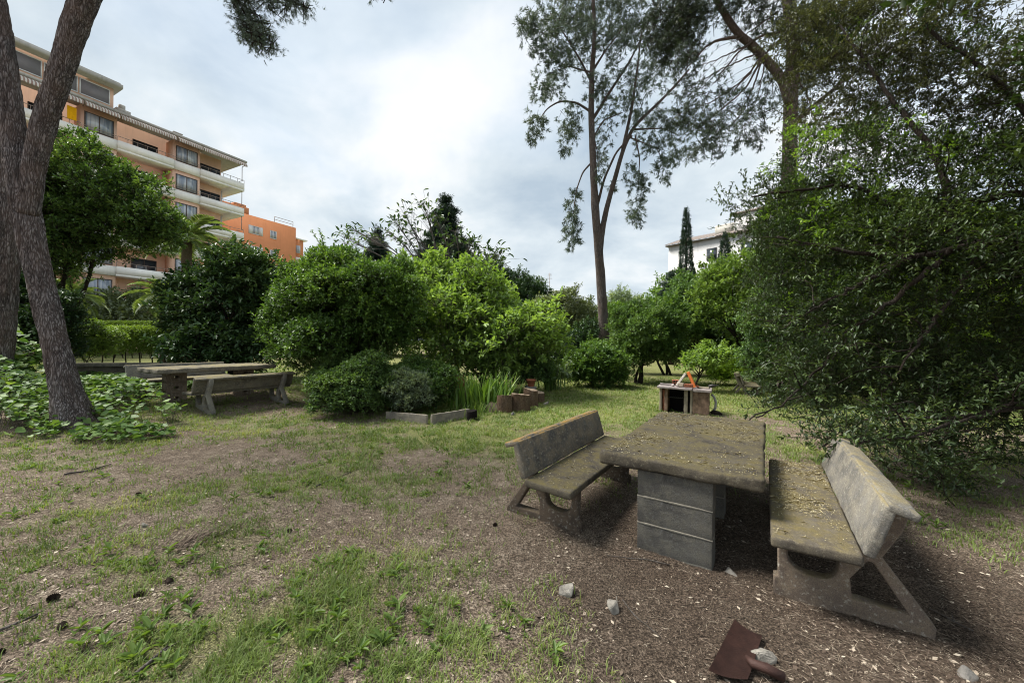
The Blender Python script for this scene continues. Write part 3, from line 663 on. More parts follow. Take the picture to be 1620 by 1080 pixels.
# ------------------------------------------------------------------ stones, cones, twigs, rusty blade
for k, (px, py, r, lab, mm) in enumerate(((897, 938, (.062, .05, .06), 'pointed white stone lying left of the table pedestal', 'stone'), (967, 962, (.062, .05, .045), 'squarish grey-blue stone lying in front of the table pedestal', 'stone'),
        (1205, 1040, (.07, .06, .05), 'pale chalky stone tucked beside the rusty blade', 'stone'), (1532, 1070, (.06, .05, .035), 'rounded grey stone in the dark soil at the front right', 'stone_dark'),
        (1155, 905, (.06, .03, .02), 'thin white stone flake at the foot of the table pedestal', 'stone'), (702, 668, (.09, .07, .05), 'whitish stone in the grass before the flower bed edging', 'stone'), (857, 633, (.1, .07, .06), 'white stone at the right end of the log edging', 'stone'), (866, 640, (.13, .09, .08), 'rough brown stone just past the split log at the end of the bed', 'stone_dark'), (812, 656, (.10, .07, .05), 'low stone in front of the widest upright log', 'stone_dark'), (228, 833, (.05, .035, .02), 'small pale stone on the bare soil left of the weeds', 'stone'))):
    p = gp(px, py); o = hull('stone', M[mm], r, 15, k); o.location = (p[0], p[1], p[2] + r[2] * .22); o.rotation_euler = (.2 * k, .1, k * 1.3); tag(o, lab, 'stone', 'stones lying on the ground')
# pine cone
mb = MB()
for k in range(90):
    f = (k + .5) / 90; z = f * .075; rr = .034 * math.sin(math.pi * min(1, (f * .86 + .12))) ** .7; a = k * 2.39996
    d = np.array([math.cos(a), math.sin(a), .55]); pos = np.array([math.cos(a) * rr * .55, math.sin(a) * rr * .55, z])
    leaves(mb, pos[None], d[None], np.array([[0, 0, 1.]]), .024, .022, LEAF6, np.array([.5]))
mb.tube([(0, 0, 0), (0, 0, .04), (0, 0, .078)], [.014, .02, .006], 8)
M['cone'] = m_plain('pine_cone', (.07, .05, .038), .85, .15, .5, 40)
cone0 = mb.build('pine_cone', M['cone'])
spots = [(228, 940, 'pine cone beside a darker one on the reddish soil left of the weeds'), (265, 924, 'pine cone lying closest to the strip of rotten bark'), (96, 996, 'pine cone on bare soil near the lower left grass tuft'), (75, 951, 'dark pine cone at the edge of the left grass tuft'), (460, 842, 'pine cone on the bare middle soil below the bark strip'), (785, 830, 'pine cone on the brown soil just left of the dark mossy bench'),
         (218, 783, 'small pine cone near the dry twig on the left soil patch'), (5, 1030, 'pine cone cut by the left border of the view')]
for k, (px, py, lab) in enumerate(spots):
    o = cone0 if k == 0 else cone0.copy()
    if k: C.objects.link(o)
    p = gp(px, py); s = .5 + .25 * random.random(); o.location = (p[0], p[1], p[2] + .022 * s); o.rotation_euler = (R(80 + 20 * random.random()), 0, random.random() * 6); o.scale = (s, s, s); tag(o, lab, 'pine cone', 'pine cones on the ground')
for k, (a, b, r, lab) in enumerate((((102, 752), (176, 735), .012, 'dry grey stick on the soil below the leaning pine'), ((212, 1072), (268, 1022), .012, 'crooked grey stick at the bottom edge in the left foreground'), ((985, 950), (1045, 1010), .004, 'thin pale twig curving from the grey-blue stone'), ((860, 915), (900, 1010), .004, 'thin twig lying past the pointed white stone'), ((1060, 895), (960, 880), .005, 'short pale twig left of the table pedestal foot'),
        ((500, 770), (560, 745), .008, 'grey stick in the middle of the patchy grass'), ((0, 1000), (60, 975), .01, 'stick at the left border beside the grass tuft'), ((1470, 965), (1540, 1000), .006, 'dark twig behind the splayed foot of the right bench'))):
    A = gp(*a); B = gp(*b); P = spine(A, B, 9, .06); P[:, 2] = gz(P[:, 0], P[:, 1]) + r * .8 + .006
    mb = MB(); mb.tube(P, np.linspace(r, r * .5, 9), 7, rough=.2); q = P[5]; mb.tube([q, q + np.array([.04, .05, .015]) * (r / .006) ** .5], [r * .5, r * .25], 5)
    tag(mb.build('fallen_twig', M['bark_grey'], None, True), lab, 'twig', 'dry twigs on the ground')
# strip of rotten bark on the left soil
mb = MB(); n = 900; f = rng.random(n); P0 = gp(272, 868); P1 = gp(352, 838)
q = P0 + (P1 - P0) * f[:, None] + rng.normal(size=(n, 3)) * np.array([.07, .055, 0]); q[:, 2] = gz(q[:, 0], q[:, 1]) + .004 + .022 * rng.random(n) ** 2
leaves(mb, q, nrm(P1 - P0)[None] + rdir(n) * .7, np.tile([0, 0, 1.], (n, 1)) + rdir(n) * .5, .02 + .045 * rng.random(n), .012, FLAT4, rng.random(n) * .5)
tag(mb.build('rotten_bark', M['litter']), 'crumbling strip of reddish rotten bark on the left soil', 'bark', kind='stuff')
# rusty spade blade
sp = empty('rusty_spade', label='rusty brown steel spade blade with a broken tube handle lying at the front', cat='spade')
Q = [gp(1162, 991), gp(1206, 1013), gp(1183, 1085), gp(1120, 1073)]; cq = sum(Q) / 4; sp.location = (cq[0], cq[1], cq[2])
bm = bmesh.new(); N = 10; rows = []
for i in range(N + 1):
    row = []
    for j in range(N + 1):
        u = i / N; v_ = j / N; p = (Q[0] * (1 - u) + Q[1] * u) * (1 - v_) + (Q[3] * (1 - u) + Q[2] * u) * v_ - cq
        row.append(bm.verts.new((p[0], p[1], .014 + .014 * (2 * u - 1) ** 2 + .018 * (1 - v_) + .03 * max(0, v_ - .8))))
    rows.append(row)
for i in range(N):
    for j in range(N): bm.faces.new((rows[i][j], rows[i + 1][j], rows[i + 1][j + 1], rows[i][j + 1]))
bmesh.ops.solidify(bm, geom=bm.faces[:], thickness=.006); bmesh.ops.recalc_face_normals(bm, faces=bm.faces)
me = bpy.data.meshes.new('blade'); bm.to_mesh(me); bm.free(); link('blade', me, M['rust'], sp)
mb = MB(); a = (Q[1] * .25 + Q[2] * .75) - cq; b = gp(1240, 1080) - cq
mb.tube([a * .6 + [0, 0, .05], a + [0, 0, .055], (a + b) / 2 + [0, 0, .05], b + [0, 0, .03]], [.012, .022, .024, .023], 12); mb.build('tube_handle', M['rust'], sp, True)
# ------------------------------------------------------------------ vegetation
def plant(name, label, cat, base, group=None):
    return empty(name, tuple(float(q) for q in base), 0, label, cat, group)
def finish(root, mb, name, mats, smooth=False):
    """build in world coordinates, then hang on the root"""
    o = mb.build(name, mats, root, smooth); o.matrix_parent_inverse = Matrix.Translation(-Vector(root.location)); return o
def px_lobe(px, py, rx, ry, Y, dy=0, depth=1.):
    c = at(px, py, Y + dy); k = (Y + dy) / F; return (c, np.array([rx * k, rx * k * depth, ry * k]))
def bush(name, label, cat, base, lobes, leaf, mat, lai=1.6, nsub=14, frac=.42, tm=LEAF4, k=7, stems=5, bark='bark_dark', stem_r=.05, group=None, up=.35, tw=.006, shell=.5, core=.6, part='crown', droop=0., wild=.55, sub_lai=None):
    root = plant(name, label, cat, base, group); L, W = leaf; lobes = [(c_, r_ * .88) for c_, r_ in lobes]
    mb = MB(); tips = []
    for lb in lobes:
        if core: fill(mb, (lb[0], lb[1] * .82), lai * core, L, W, k, tm, 0, tw, shell=.6, up=up, droop=droop, tone=.3)
        for sl in sublobes(lb[0], lb[1], nsub, frac):
            if sl[0][2] < base[2] + .05: continue
            fill(mb, sl, lai * (sub_lai or 1), L, W, k, tm, 0, tw, shell=shell, up=up, droop=droop); tips.append(sl[0])
            if rng.random() < wild:      # stray shoots breaking the outline
                rm = float(sl[1].mean()); o_ = nrm(sl[0] - lb[0] + np.array([0, 0, .3 * rm]))
                for _ in range(rng.integers(1, 4)):
                    dd = nrm(o_ + rdir(1)[0] * .5 + np.array([0, 0, .35])); ln_ = rm * (.5 + .7 * rng.random()); a_ = sl[0] + dd * rm * .7
                    q_ = a_ + dd * ln_ * np.linspace(0, 1, 5)[:, None]; sprays(mb, q_, np.tile(dd, (5, 1)) + rdir(5) * .4, L * 1.6, max(4, k - 1), L, W, tm, 0, tw, np.full(5, .5 + .5 * rng.random()))
                    twigs(mb, a_[None] - dd * rm * .5, q_[-1:], (tw or .006) * 1.3, .003, 1)
    finish(root, mb, part, [M[mat], M[bark]])
    mb = MB(); tips = np.array(tips); base = np.asarray(base, float)
    idx = rng.permutation(len(tips))[:stems * 3]
    for s in range(stems):
        hub = base + np.array([rng.normal() * .12, rng.normal() * .12, 0]) ; g = idx[s::stems]
        if not len(g): continue
        mid = base + (tips[g].mean(0) - base) * .45; P = spine(hub - [0, 0, .1], mid, 7, .08); mb.tube(P, np.linspace(stem_r, stem_r * .6, 7), 8, rough=.15)
        for t_ in tips[g]: mb.tube(spine(mid, t_, 7, .12), np.linspace(stem_r * .55, stem_r * .12, 7), 6)
    if stems: finish(root, mb, 'trunk' if part == 'crown' else 'stem', M[bark], True)
    return root

# big round bush
bush('round_bush', 'big dense round bright green bush behind the flower bed', 'bush', np.array([-4.5, 10.8, .0]),
     [px_lobe(556, 506, 114, 104, 10.6, .2), px_lobe(600, 480, 70, 70, 10.4, 0), px_lobe(490, 508, 62, 98, 10.6, .3), px_lobe(530, 452, 68, 52, 10.8, .3)], (.085, .042), 'lf_round', 1.35, 20, .38, stems=6, stem_r=.06, core=.4)
# dark magnolia-like bush to its left
bush('magnolia_bush', 'tall dark glossy leaved bush left of the big round bush', 'bush', np.array([-9.6, 13.0, .1]),
     [px_lobe(350, 490, 66, 88, 13.0), px_lobe(385, 444, 42, 50, 12.8), px_lobe(420, 478, 40, 74, 13.2, .4), px_lobe(308, 485, 32, 56, 13.2), px_lobe(360, 555, 70, 40, 12.6)], (.16, .07), 'lf_mag', 1.1, 18, .38, LEAF6, 6, stems=4, stem_r=.08)
# low bush in front
bush('low_bush', 'low spreading green shrub in front of the big round bush', 'shrub', gp(562, 652) + np.array([0, .4, 0]),
     [px_lobe(566, 612, 62, 46, 8.7), px_lobe(620, 612, 48, 34, 9.0, .3), px_lobe(530, 600, 38, 34, 9.2, .3)], (.055, .026), 'lf_low', 1.3, 20, .38, stems=5, stem_r=.025)
bush('grey_shrub', 'feathery grey green shrub at the edge of the flower bed', 'shrub', gp(652, 645) + np.array([0, .3, 0]),
     [px_lobe(650, 620, 44, 30, 8.9)], (.07, .014), 'lf_grey', .8, 14, .4, stems=4, stem_r=.012)
bush('bed_shrub', 'small leafy green shrub between the grey shrub and the sword leaved clump', 'shrub', gp(700, 640) + np.array([0, .4, 0]),
     [px_lobe(692, 612, 34, 34, 9.4), px_lobe(660, 595, 40, 26, 10.0)], (.06, .03), 'lf_round', 1.0, 14, .4, stems=4, stem_r=.012)
# light green walnut-like tree
bush('walnut_tree', 'spreading light green tree with loose leaves right of the big round bush', 'tree', np.array([-.9, 12.6, .0]),
     [px_lobe(735, 494, 74, 66, 12.6), px_lobe(810, 525, 78, 48, 12.2), px_lobe(692, 452, 48, 40, 13.2, .3), px_lobe(655, 440, 36, 30, 13.6, .6), px_lobe(855, 545, 40, 36, 12.3), px_lobe(720, 560, 60, 50, 12.4), px_lobe(790, 585, 50, 30, 12.2), px_lobe(765, 462, 30, 32, 13)], (.15, .072), 'lf_walnut', .62, 16, .40, LEAF6, 6, stems=5, stem_r=.06, bark='bark_grey', core=.5, tw=.007)
# loquat with bare ends behind
root = plant('loquat_tree', 'thin tree with big drooping leaves poking above the light green tree', 'tree', np.array([-2.2, 15.2, 0]))
mb = MB(); mt = MB(); hub = np.array([-2.2, 15.2, 2.4])
mt.tube([(-2.2, 15.2, -.1), (-2.22, 15.2, 1.2), hub], [.11, .09, .08], 9)
for (px, py, n) in ((625, 358, 12), (675, 345, 12), (705, 385, 14), (745, 395, 12), (775, 420, 14), (612, 372, 10), (640, 345, 14), (668, 330, 12), (690, 352, 14), (655, 372, 14), (720, 375, 12), (752, 398, 14), (780, 410, 16), (792, 408, 8), (760, 425, 14), (700, 400, 14), (562, 372, 16), (545, 384, 14), (582, 380, 12), (640, 395, 14), (735, 425, 12)):
    e = at(px, py - 8, 15 + rng.normal() * .5); P = spine(hub, e, 9, .05, -.04); mt.tube(P, np.linspace(.045, .012, 9), 6)
    q = e + rng.normal(size=(n * 2, 3)) * np.array([.28, .28, .2]); d = nrm(q - hub) * .7 + rdir(n * 2) * .8 + np.array([0, 0, -.35])
    twigs(mb, P[np.clip(8 - rng.integers(0, 3, n * 2), 0, 8)], q, .007, .004, 1)
    leaves(mb, q, d, np.tile([0, 0, 1.], (n * 2, 1)) + rdir(n * 2) * .5, .17 + .10 * rng.random(n * 2), .095, LEAF6)
finish(root, mb, 'crown', [M['lf_mag'], M['bark_grey']]); finish(root, mt, 'trunk', M['bark_grey'], True)

# middle distance
bush('lime_bush', 'rounded yellow green bush at the foot of the tall slim pine', 'bush', gp(945, 612) + np.array([0, .8, 0]),
     [px_lobe(945, 578, 42, 36, 14.4), px_lobe(918, 585, 24, 28, 14.2), px_lobe(965, 590, 26, 24, 14.4)], (.10, .05), 'lf_round', 1.1, 18, .42, stems=4, stem_r=.03)
bush('dark_round_tree', 'dark round headed small tree right of the tall slim pine', 'tree', gp(1022, 612) + np.array([0, 1.2, 0]),
     [px_lobe(1024, 530, 50, 44, 16), px_lobe(1005, 515, 36, 32, 16.4), px_lobe(1052, 548, 30, 34, 15.8), px_lobe(1000, 560, 26, 24, 15.8)], (.10, .045), 'lf_low', 1.2, 20, .40, stems=4, stem_r=.07)
bush('pale_shrub_tree', 'mid green shrubby tree behind the dark round headed tree', 'tree', np.array([8.2, 20.2, 0.]),
     [px_lobe(1066, 520, 34, 48, 20), px_lobe(985, 505, 34, 26, 21), px_lobe(1040, 500, 30, 20, 20.5)], (.14, .07), 'lf_round', .9, 16, .42, stems=3, stem_r=.07)
bush('olive_green_tree', 'olive green rounded tree left of the tall slim pine trunk', 'tree', gp(895, 598) + np.array([0, 7, 0]),
     [px_lobe(890, 505, 44, 38, 24), px_lobe(925, 510, 26, 36, 24.5), px_lobe(860, 500, 30, 26, 24)], (.16, .08), 'lf_olive', .9, 16, .42, stems=3, stem_r=.09)
bush('dark_hedge_bush', 'dark evergreen bush filling the gap left of the lime coloured bush', 'bush', np.array([2.9, 18.5, .0]),
     [px_lobe(905, 562, 34, 44, 18.5), px_lobe(930, 545, 24, 30, 18.5), px_lobe(880, 580, 24, 28, 18)], (.13, .06), 'lf_dark', 1.1, 14, .42, stems=3, stem_r=.05)
bush('far_olive_tree', 'loose grey green tree sloping down behind the light green tree', 'tree', np.array([1.2, 32, 0]),
     [px_lobe(815, 458, 44, 26, 32), px_lobe(770, 440, 30, 28, 32), px_lobe(850, 472, 24, 18, 32), px_lobe(830, 510, 60, 40, 31)], (.2, .09), 'lf_dark', .75, 14, .42, stems=4, stem_r=.1)
bush('feathery_tree', 'hazy feathery grey green tree far behind the tall slim pine', 'tree', np.array([9.0, 40, 0]),
     [px_lobe(975, 490, 22, 26, 40), px_lobe(1002, 488, 18, 18, 40), px_lobe(985, 520, 30, 30, 40)], (.28, .06), 'lf_grey', .5, 12, .5, stems=3, stem_r=.1)
# right background trees
bush('wide_tree', 'wide mid green tree under the white building', 'tree', np.array([11.0, 21.0, 0.]),
     [px_lobe(1120, 500, 50, 60, 21), px_lobe(1085, 470, 26, 40, 22), px_lobe(1160, 470, 50, 56, 21), px_lobe(1150, 545, 50, 46, 20), px_lobe(1200, 520, 50, 60, 20)], (.16, .07), 'lf_mid', 1.0, 18, .40, stems=4, stem_r=.12)
bush('yellow_green_tree', 'bright yellow green leafy tree at the edge of the dark overhanging tree', 'tree', np.array([9.6, 15.3, 0.]),
     [px_lobe(1152, 452, 44, 44, 15.5), px_lobe(1120, 480, 26, 26, 15.5), px_lobe(1190, 500, 50, 54, 15), px_lobe(1230, 440, 60, 60, 15)], (.12, .055), 'lf_walnut', .55, 14, .42, LEAF6, stems=4, stem_r=.07)
bush('fig_sapling', 'small lime green sapling on a thin stem right behind the barbecue', 'sapling', gp(1112, 622) + np.array([.0, .6, 0]),
     [px_lobe(1114, 570, 26, 15, 13.2), px_lobe(1130, 560, 18, 12, 13.4), px_lobe(1096, 578, 15, 10, 13.2)], (.13, .06), 'lf_walnut', .5, 10, .5, LEAF6, stems=2, stem_r=.04, core=.3)
bush('lime_shrub', 'low lime green shrub near the small dark bench', 'shrub', gp(1160, 612) + np.array([0, 1.0, 0]),
     [px_lobe(1160, 588, 28, 13, 15.5), px_lobe(1185, 578, 20, 14, 16), px_lobe(1136, 594, 16, 9, 15.5)], (.09, .035), 'lf_lime', .8, 14, .42, stems=3, stem_r=.015)
bush('grey_green_shrub', 'grey green weedy shrub behind the small dark bench', 'shrub', gp(1215, 622) + np.array([0, 1.0, 0]),
     [px_lobe(1222, 606, 34, 24, 13.5), px_lobe(1255, 600, 30, 28, 13.5)], (.07, .02), 'lf_grey', .8, 14, .42, stems=3, stem_r=.012)
bush('ivy_thicket', 'leafy mid green thicket growing up round the big pine trunk', 'thicket', np.array([8.2, 11.6, 0]),
     [px_lobe(1240, 400, 44, 74, 11.4), px_lobe(1235, 500, 52, 66, 11.2), px_lobe(1225, 575, 46, 44, 11.2), px_lobe(1275, 470, 50, 90, 11.4), px_lobe(1262, 335, 30, 50, 11.8)], (.09, .04), 'lf_mid', .8, 16, .42, stems=5, stem_r=.04)
bush('shaded_bush', 'dark green bush deep behind the dark overhanging tree', 'bush', np.array([10.0, 14.5, 0]),
     [px_lobe(1290, 560, 70, 60, 14.5), px_lobe(1380, 560, 70, 70, 14), px_lobe(1470, 540, 80, 90, 13.5), px_lobe(1570, 560, 80, 90, 13)], (.12, .05), 'lf_mid', .9, 16, .42, stems=5, stem_r=.05)
bush('screen_tree', 'tall mid green tree standing behind the dark overhanging tree at the right', 'tree', np.array([12.5, 11.5, 0]),
     [px_lobe(1440, 450, 120, 90, 12), px_lobe(1560, 440, 90, 110, 12), px_lobe(1340, 390, 70, 70, 12.5)], (.11, .045), 'lf_lime', .42, 20, .40, LEAF6, stems=6, stem_r=.1, core=.4)

# far tree line closing the horizon: individual trees
fm = ['lf_mid', 'lf_olive', 'lf_dark', 'lf_low']
far_lab = ['broad dark tree far behind the orange block', 'pale tree far off above the clipped hedge', 'rounded tree far off behind the big round bush', 'low tree on the skyline between the bush and the light green tree', 'far tree under the round white tower', 'far tree just right of the slim pine trunk', 'far tree below the two small roofs', 'far dark tree behind the cypress', 'far tree at the right behind the white building', 'far tree hidden deep in the right thicket']
for k, (px, py, rx, ry, Y) in enumerate(((450, 500, 60, 60, 34), (140, 500, 80, 40, 30), (590, 500, 80, 60, 34), (700, 500, 90, 46, 38), (830, 520, 80, 40, 42), (965, 525, 70, 34, 46), (1045, 525, 60, 34, 44), (1090, 500, 60, 60, 34), (1220, 480, 90, 90, 34), (1400, 470, 160, 120, 30))):
    c = at(px, py, Y); bush('far_tree', far_lab[k], 'tree', np.array([c[0], c[1], 0]), [px_lobe(px, py, rx, ry, Y), px_lobe(px + rx * .5, py + ry * .35, rx * .7, ry * .7, Y)], (.3, .15), fm[k % 4], .75, 14, .42, stems=3, stem_r=.14, group='trees closing the far side of the garden')

# left side trees
bush('carob_tree', 'broad leafy green tree leaning in front of the apartment block', 'tree', np.array([-16.6, 13.8, .3]),
     [px_lobe(132, 282, 70, 62, 13.6), px_lobe(200, 322, 54, 52, 13.4), px_lobe(250, 360, 40, 36, 13.4), px_lobe(170, 368, 80, 46, 13.8), px_lobe(105, 390, 40, 60, 13.2), px_lobe(90, 330, 46, 60, 13.2), px_lobe(60, 300, 60, 70, 13.6), px_lobe(30, 420, 50, 60, 13.4)], (.12, .06), 'lf_carob', .72, 18, .38, stems=3, stem_r=.13, core=.35, tw=.008)
bush('dark_undergrowth', 'dark evergreen shrub in shade behind the left pine trunks', 'shrub', np.array([-12.4, 11., .3]),
     [px_lobe(30, 500, 50, 60, 11), px_lobe(85, 520, 34, 54, 11), px_lobe(-40, 480, 60, 90, 11)], (.10, .045), 'lf_dark', 1.1, 14, .42, stems=4, stem_r=.04)
bush('yellow_shrub', 'yellowish green shrub left of the clipped hedge', 'shrub', at(140, 590, 15.5) * np.array([1, 1, 0]) + np.array([0, 0, .3]),
     [px_lobe(140, 540, 36, 34, 15.5), px_lobe(118, 535, 24, 30, 15.2)], (.085, .04), 'lf_hedge', 1.0, 16, .42, stems=4, stem_r=.02)
def hedge(label, pxa, pxb, ptop, Y, thick, hgt, mat):
    a = at(pxa, ptop, Y); b = at(pxb, ptop, Y + .6); root = plant('clipped_hedge', label, 'hedge', np.array([(a[0] + b[0]) / 2, Y, .3]), 'clipped hedges before the apartments')
    mb = MB(); L = np.hypot(*(b - a)[:2]); n = int(L * (thick + 2 * hgt) * 420)
    f = rng.random(n); face = rng.random(n); P = a + (b - a) * f[:, None]
    side = np.where(face < .35, (rng.random(n) - .5) * thick, np.where(face < .75, -thick / 2, thick / 2)) + rng.normal(size=n) * .05
    z = np.where(face < .35, 0, -hgt * rng.random(n)) + rng.normal(size=n) * .05
    P[:, 1] += side; P[:, 2] += z
    d = np.stack([rng.normal(size=n) * .4, np.where(face < .35, 0, np.sign(side)), np.where(face < .35, 1., .3)], 1) + rdir(n) * .5
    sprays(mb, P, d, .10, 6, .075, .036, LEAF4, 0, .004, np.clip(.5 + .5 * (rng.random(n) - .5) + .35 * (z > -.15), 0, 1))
    finish(root, mb, 'foliage', [M[mat], M['bark_dark']])
    mb = MB()
    for k in range(int(L / .55)):
        q = a + (b - a) * ((k + .5) / int(L / .55)); g = float(gz(q[0], q[1]))
        mb.tube(spine((q[0], q[1], g - .1), (q[0] + rng.normal() * .1, q[1], q[2] - hgt * .6), 6, .05), [.03, .028, .026, .024, .022, .02], 6)
    finish(root, mb, 'stem', M['bark_dark'], True)
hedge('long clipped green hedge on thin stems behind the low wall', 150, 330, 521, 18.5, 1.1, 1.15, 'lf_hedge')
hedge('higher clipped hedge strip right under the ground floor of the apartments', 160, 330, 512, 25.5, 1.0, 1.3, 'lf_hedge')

# palms
def palm(label, px, pbase, pcrown, Y, r, fl, n, seed):
    c = at(px, pcrown, Y); b = at(px, pbase, Y); b[2] = .2; root = plant('palm_tree', label, 'palm', b, 'palm trees by the apartments')
    mb = MB(); K = 26; t_ = np.linspace(0, 1, K); P = np.outer(1 - t_, [c[0] - .05, c[1], b[2] - .2]) + np.outer(t_, c)
    mb.tube(P, r * (1.05 - .15 * t_ + .10 * (np.arange(K) % 2)), 14, rough=.15); finish(root, mb, 'trunk', M['palm_bark'], True)
    mb = MB()
    for k in range(n):
        az = k * 2.4 + rng.random() * .3; el = R(75 - 95 * (k / n)); Lf = fl * (.8 + .35 * rng.random()); m = 16
        s = np.linspace(0, 1, m); ang = el - 1.25 * s ** 1.3; ds = Lf / m
        rr = np.cumsum(np.cos(ang)) * ds; zz = np.cumsum(np.sin(ang)) * ds
        P = c + np.stack([np.cos(az) * rr, np.sin(az) * rr, zz + .15], 1); mb.tube(P, np.linspace(.028, .006, m), 5, 0, .7)
        T = nrm(np.gradient(P, axis=0)); side = nrm(np.cross(T, [0, 0, 1.])); 
        for sg in (-1, 1):
            for rep in range(3):
                q = P[2:] + T[2:] * rep * ds / 3; ax = side[2:] * sg + T[2:] * .75 + np.array([0, 0, -.18 + .25]) + rdir(m - 2) * .1
                LL = Lf * .23 * np.sin(np.pi * np.clip(s[2:] * .9 + .12, 0, 1)) + .05
                leaves(mb, q, ax, np.tile([0, 0, 1.], (m - 2, 1)) + side[2:] * sg * -.4, LL, .035, LEAF4, np.clip(.3 + .5 * rng.random(m - 2), 0, 1))
    finish(root, mb, 'crown', M['lf_palm']); return root
palm('tallest palm, its crown level with the third floor balconies', 296, 520, 382, 23, .27, 2.3, 30, 1)
palm('short thick palm with fronds spreading before the white parapet', 263, 530, 476, 20, .24, 1.75, 24, 2)
palm('palm with fronds showing left, between the leafy tree and hedge', 112, 540, 476, 23, .24, 1.9, 22, 3)

# conifers and cypress
def conifer(label, px, ptop, pbot, halfw, Y, name='conifer_tree', tiers=17):
    top = at(px, ptop, Y); k = Y / F; h = (pbot - ptop) * k; R0 = halfw * k; root = plant(name, label, 'conifer', np.array([top[0], top[1], 0]))
    mb = MB(); mt = MB(); mt.tube([(top[0], top[1], -.1), (top[0], top[1], top[2] * .5), tuple(top)], [.25, .18, .03], 9)
    for i in range(tiers):
        f = (i + .6) / tiers; z = top[2] - f * h; rr = R0 * (f ** .8) * (.75 + .35 * rng.random())
        nb = int(5 + 6 * f)
        for j in range(nb):
            az = j * 6.283 / nb + rng.random() * .8; L_ = rr * (.75 + .4 * rng.random()); e = np.array([top[0] + math.cos(az) * L_, top[1] + math.sin(az) * L_, z + .02 * L_ + rng.normal() * .1 + .1 * h / tiers])
            s_ = np.array([top[0], top[1], z + .15]); P = spine(s_, e, 6, .04, .10); mt.tube(P, np.linspace(.04, .01, 6), 4)
            m = max(14, int(60 * L_)); u = .25 + .8 * rng.random(m); q = s_ + (e - s_) * u[:, None] + rng.normal(size=(m, 3)) * np.array([.12, .12, .09])
            sprays(mb, q, nrm(e - s_)[None] + rdir(m) * .5 + np.array([0, 0, .2]), .2, 8, .17, .028, LEAF4, 0, None, np.full(m, rng.random()))
    finish(root, mb, 'crown', M['conifer']); finish(root, mt, 'trunk', M['bark_dark'], True)
conifer('dark layered conifer rising above the light green tree', 706, 310, 425, 44, 28)
conifer('small dark conifer tip beside the orange block roofs', 597, 362, 430, 26, 34, tiers=11)
conifer('spreading dark conifer at the foot of the cypress', 1063, 428, 520, 30, 30, tiers=12)
def cypress(label, px, ptop, pbot, halfw, Y):
    top = at(px, ptop, Y); k = Y / F; h = (pbot - ptop) * k; root = plant('cypress_tree', label, 'cypress', np.array([top[0], top[1], 0]), 'cypresses by the white building')
    mb = MB(); n = int(1500 * h * halfw / 90); f = rng.random(n) ** .75; az = rng.random(n) * 6.283
    pr = halfw * k * np.minimum(1, (f * 1.25) ** .75) * (.7 + .45 * vnoise(az * 1.6, f * 14))
    q = np.stack([top[0] + np.cos(az) * pr, top[1] + np.sin(az) * pr, top[2] - f * h], 1)
    sprays(mb, q, np.stack([np.cos(az) * .35, np.sin(az) * .35, np.ones(n)], 1), .3, 6, .16, .05, LEAF4, 0)
    finish(root, mb, 'crown', M['conifer']); mt = MB(); mt.tube([(top[0], top[1], -.1), (top[0], top[1], top[2] * .6), tuple(top)], [.16, .1, .02], 8); finish(root, mt, 'trunk', M['bark_dark'], True)
cypress('tall narrow dark cypress against the white building', 1086, 333, 500, 13, 30)
cypress('small pointed cypress tip right of the tall narrow one', 1147, 372, 470, 13, 30)

# sword-leaved clump, agave-like clump
def swords(name, label, px, py, Y, n, h, sx, mat, w=.03):
    b = at(px, py, Y); g = float(gz(b[0], b[1])); root = plant(name, label, 'plant', np.array([b[0], b[1], g])); mb = MB()
    for i in range(n):
        az = rng.random() * 6.283; o = np.array([b[0] + rng.normal() * sx * .5, b[1] + rng.normal() * .25, g]); L_ = h * (.6 + .5 * rng.random()); le = .1 + .5 * rng.random()
        m = 6; s = np.linspace(0, 1, m); P = o + np.stack([np.cos(az) * le * s ** 1.7, np.sin(az) * le * s ** 1.7, s * (1 - .25 * le * s)], 1) * L_
        T = np.array([-math.sin(az), math.cos(az), 0]); ww = w * np.array([.8, 1, 1, .85, .5, .05])[:, None] / 2; V = np.vstack([P - T * ww, P + T * ww, P + np.array([math.cos(az), math.sin(az), 0]) * -.012])
        q = []; 
        for k in range(m - 1): q += [[k, k + 1, 2 * m + k + 1, 2 * m + k], [2 * m + k, 2 * m + k + 1, m + k + 1, m + k]]
        mb.add(V, q=q, r=rng.random())
    finish(root, mb, 'leaves', M[mat]); return root
swords('iris_clump', 'upright clump of bright green sword shaped leaves behind the log edging', 765, 628, 9.9, 170, .95, .75, 'lf_iris', .055)
swords('yucca_plant', 'dark spiky leaved plant right of the terracotta pot', 872, 604, 13.5, 90, 1.2, .3, 'lf_low', .05)
swords('grass_clump', 'short tuft of yellowish grass beside the lying log', 757, 640, 9.2, 120, .32, .35, 'lf_hedge', .012)
bush('silver_plant', 'small silvery broad leaved plant on the lawn edge by the yucca', 'plant', np.array([1.75, 13.9, .0]), [px_lobe(886, 592, 18, 14, 13.8)], (.16, .07), 'lf_grey', .5, 8, .5, LEAF6, stems=2, stem_r=.01)
bush('bed_creeper', 'bushy low green plant at the foot of the light green tree', 'shrub', np.array([.5, 12.6, .0]), [px_lobe(830, 590, 36, 22, 12.5), px_lobe(850, 585, 26, 22, 12.9)], (.09, .04), 'lf_mid', .8, 12, .42, stems=2, stem_r=.012)

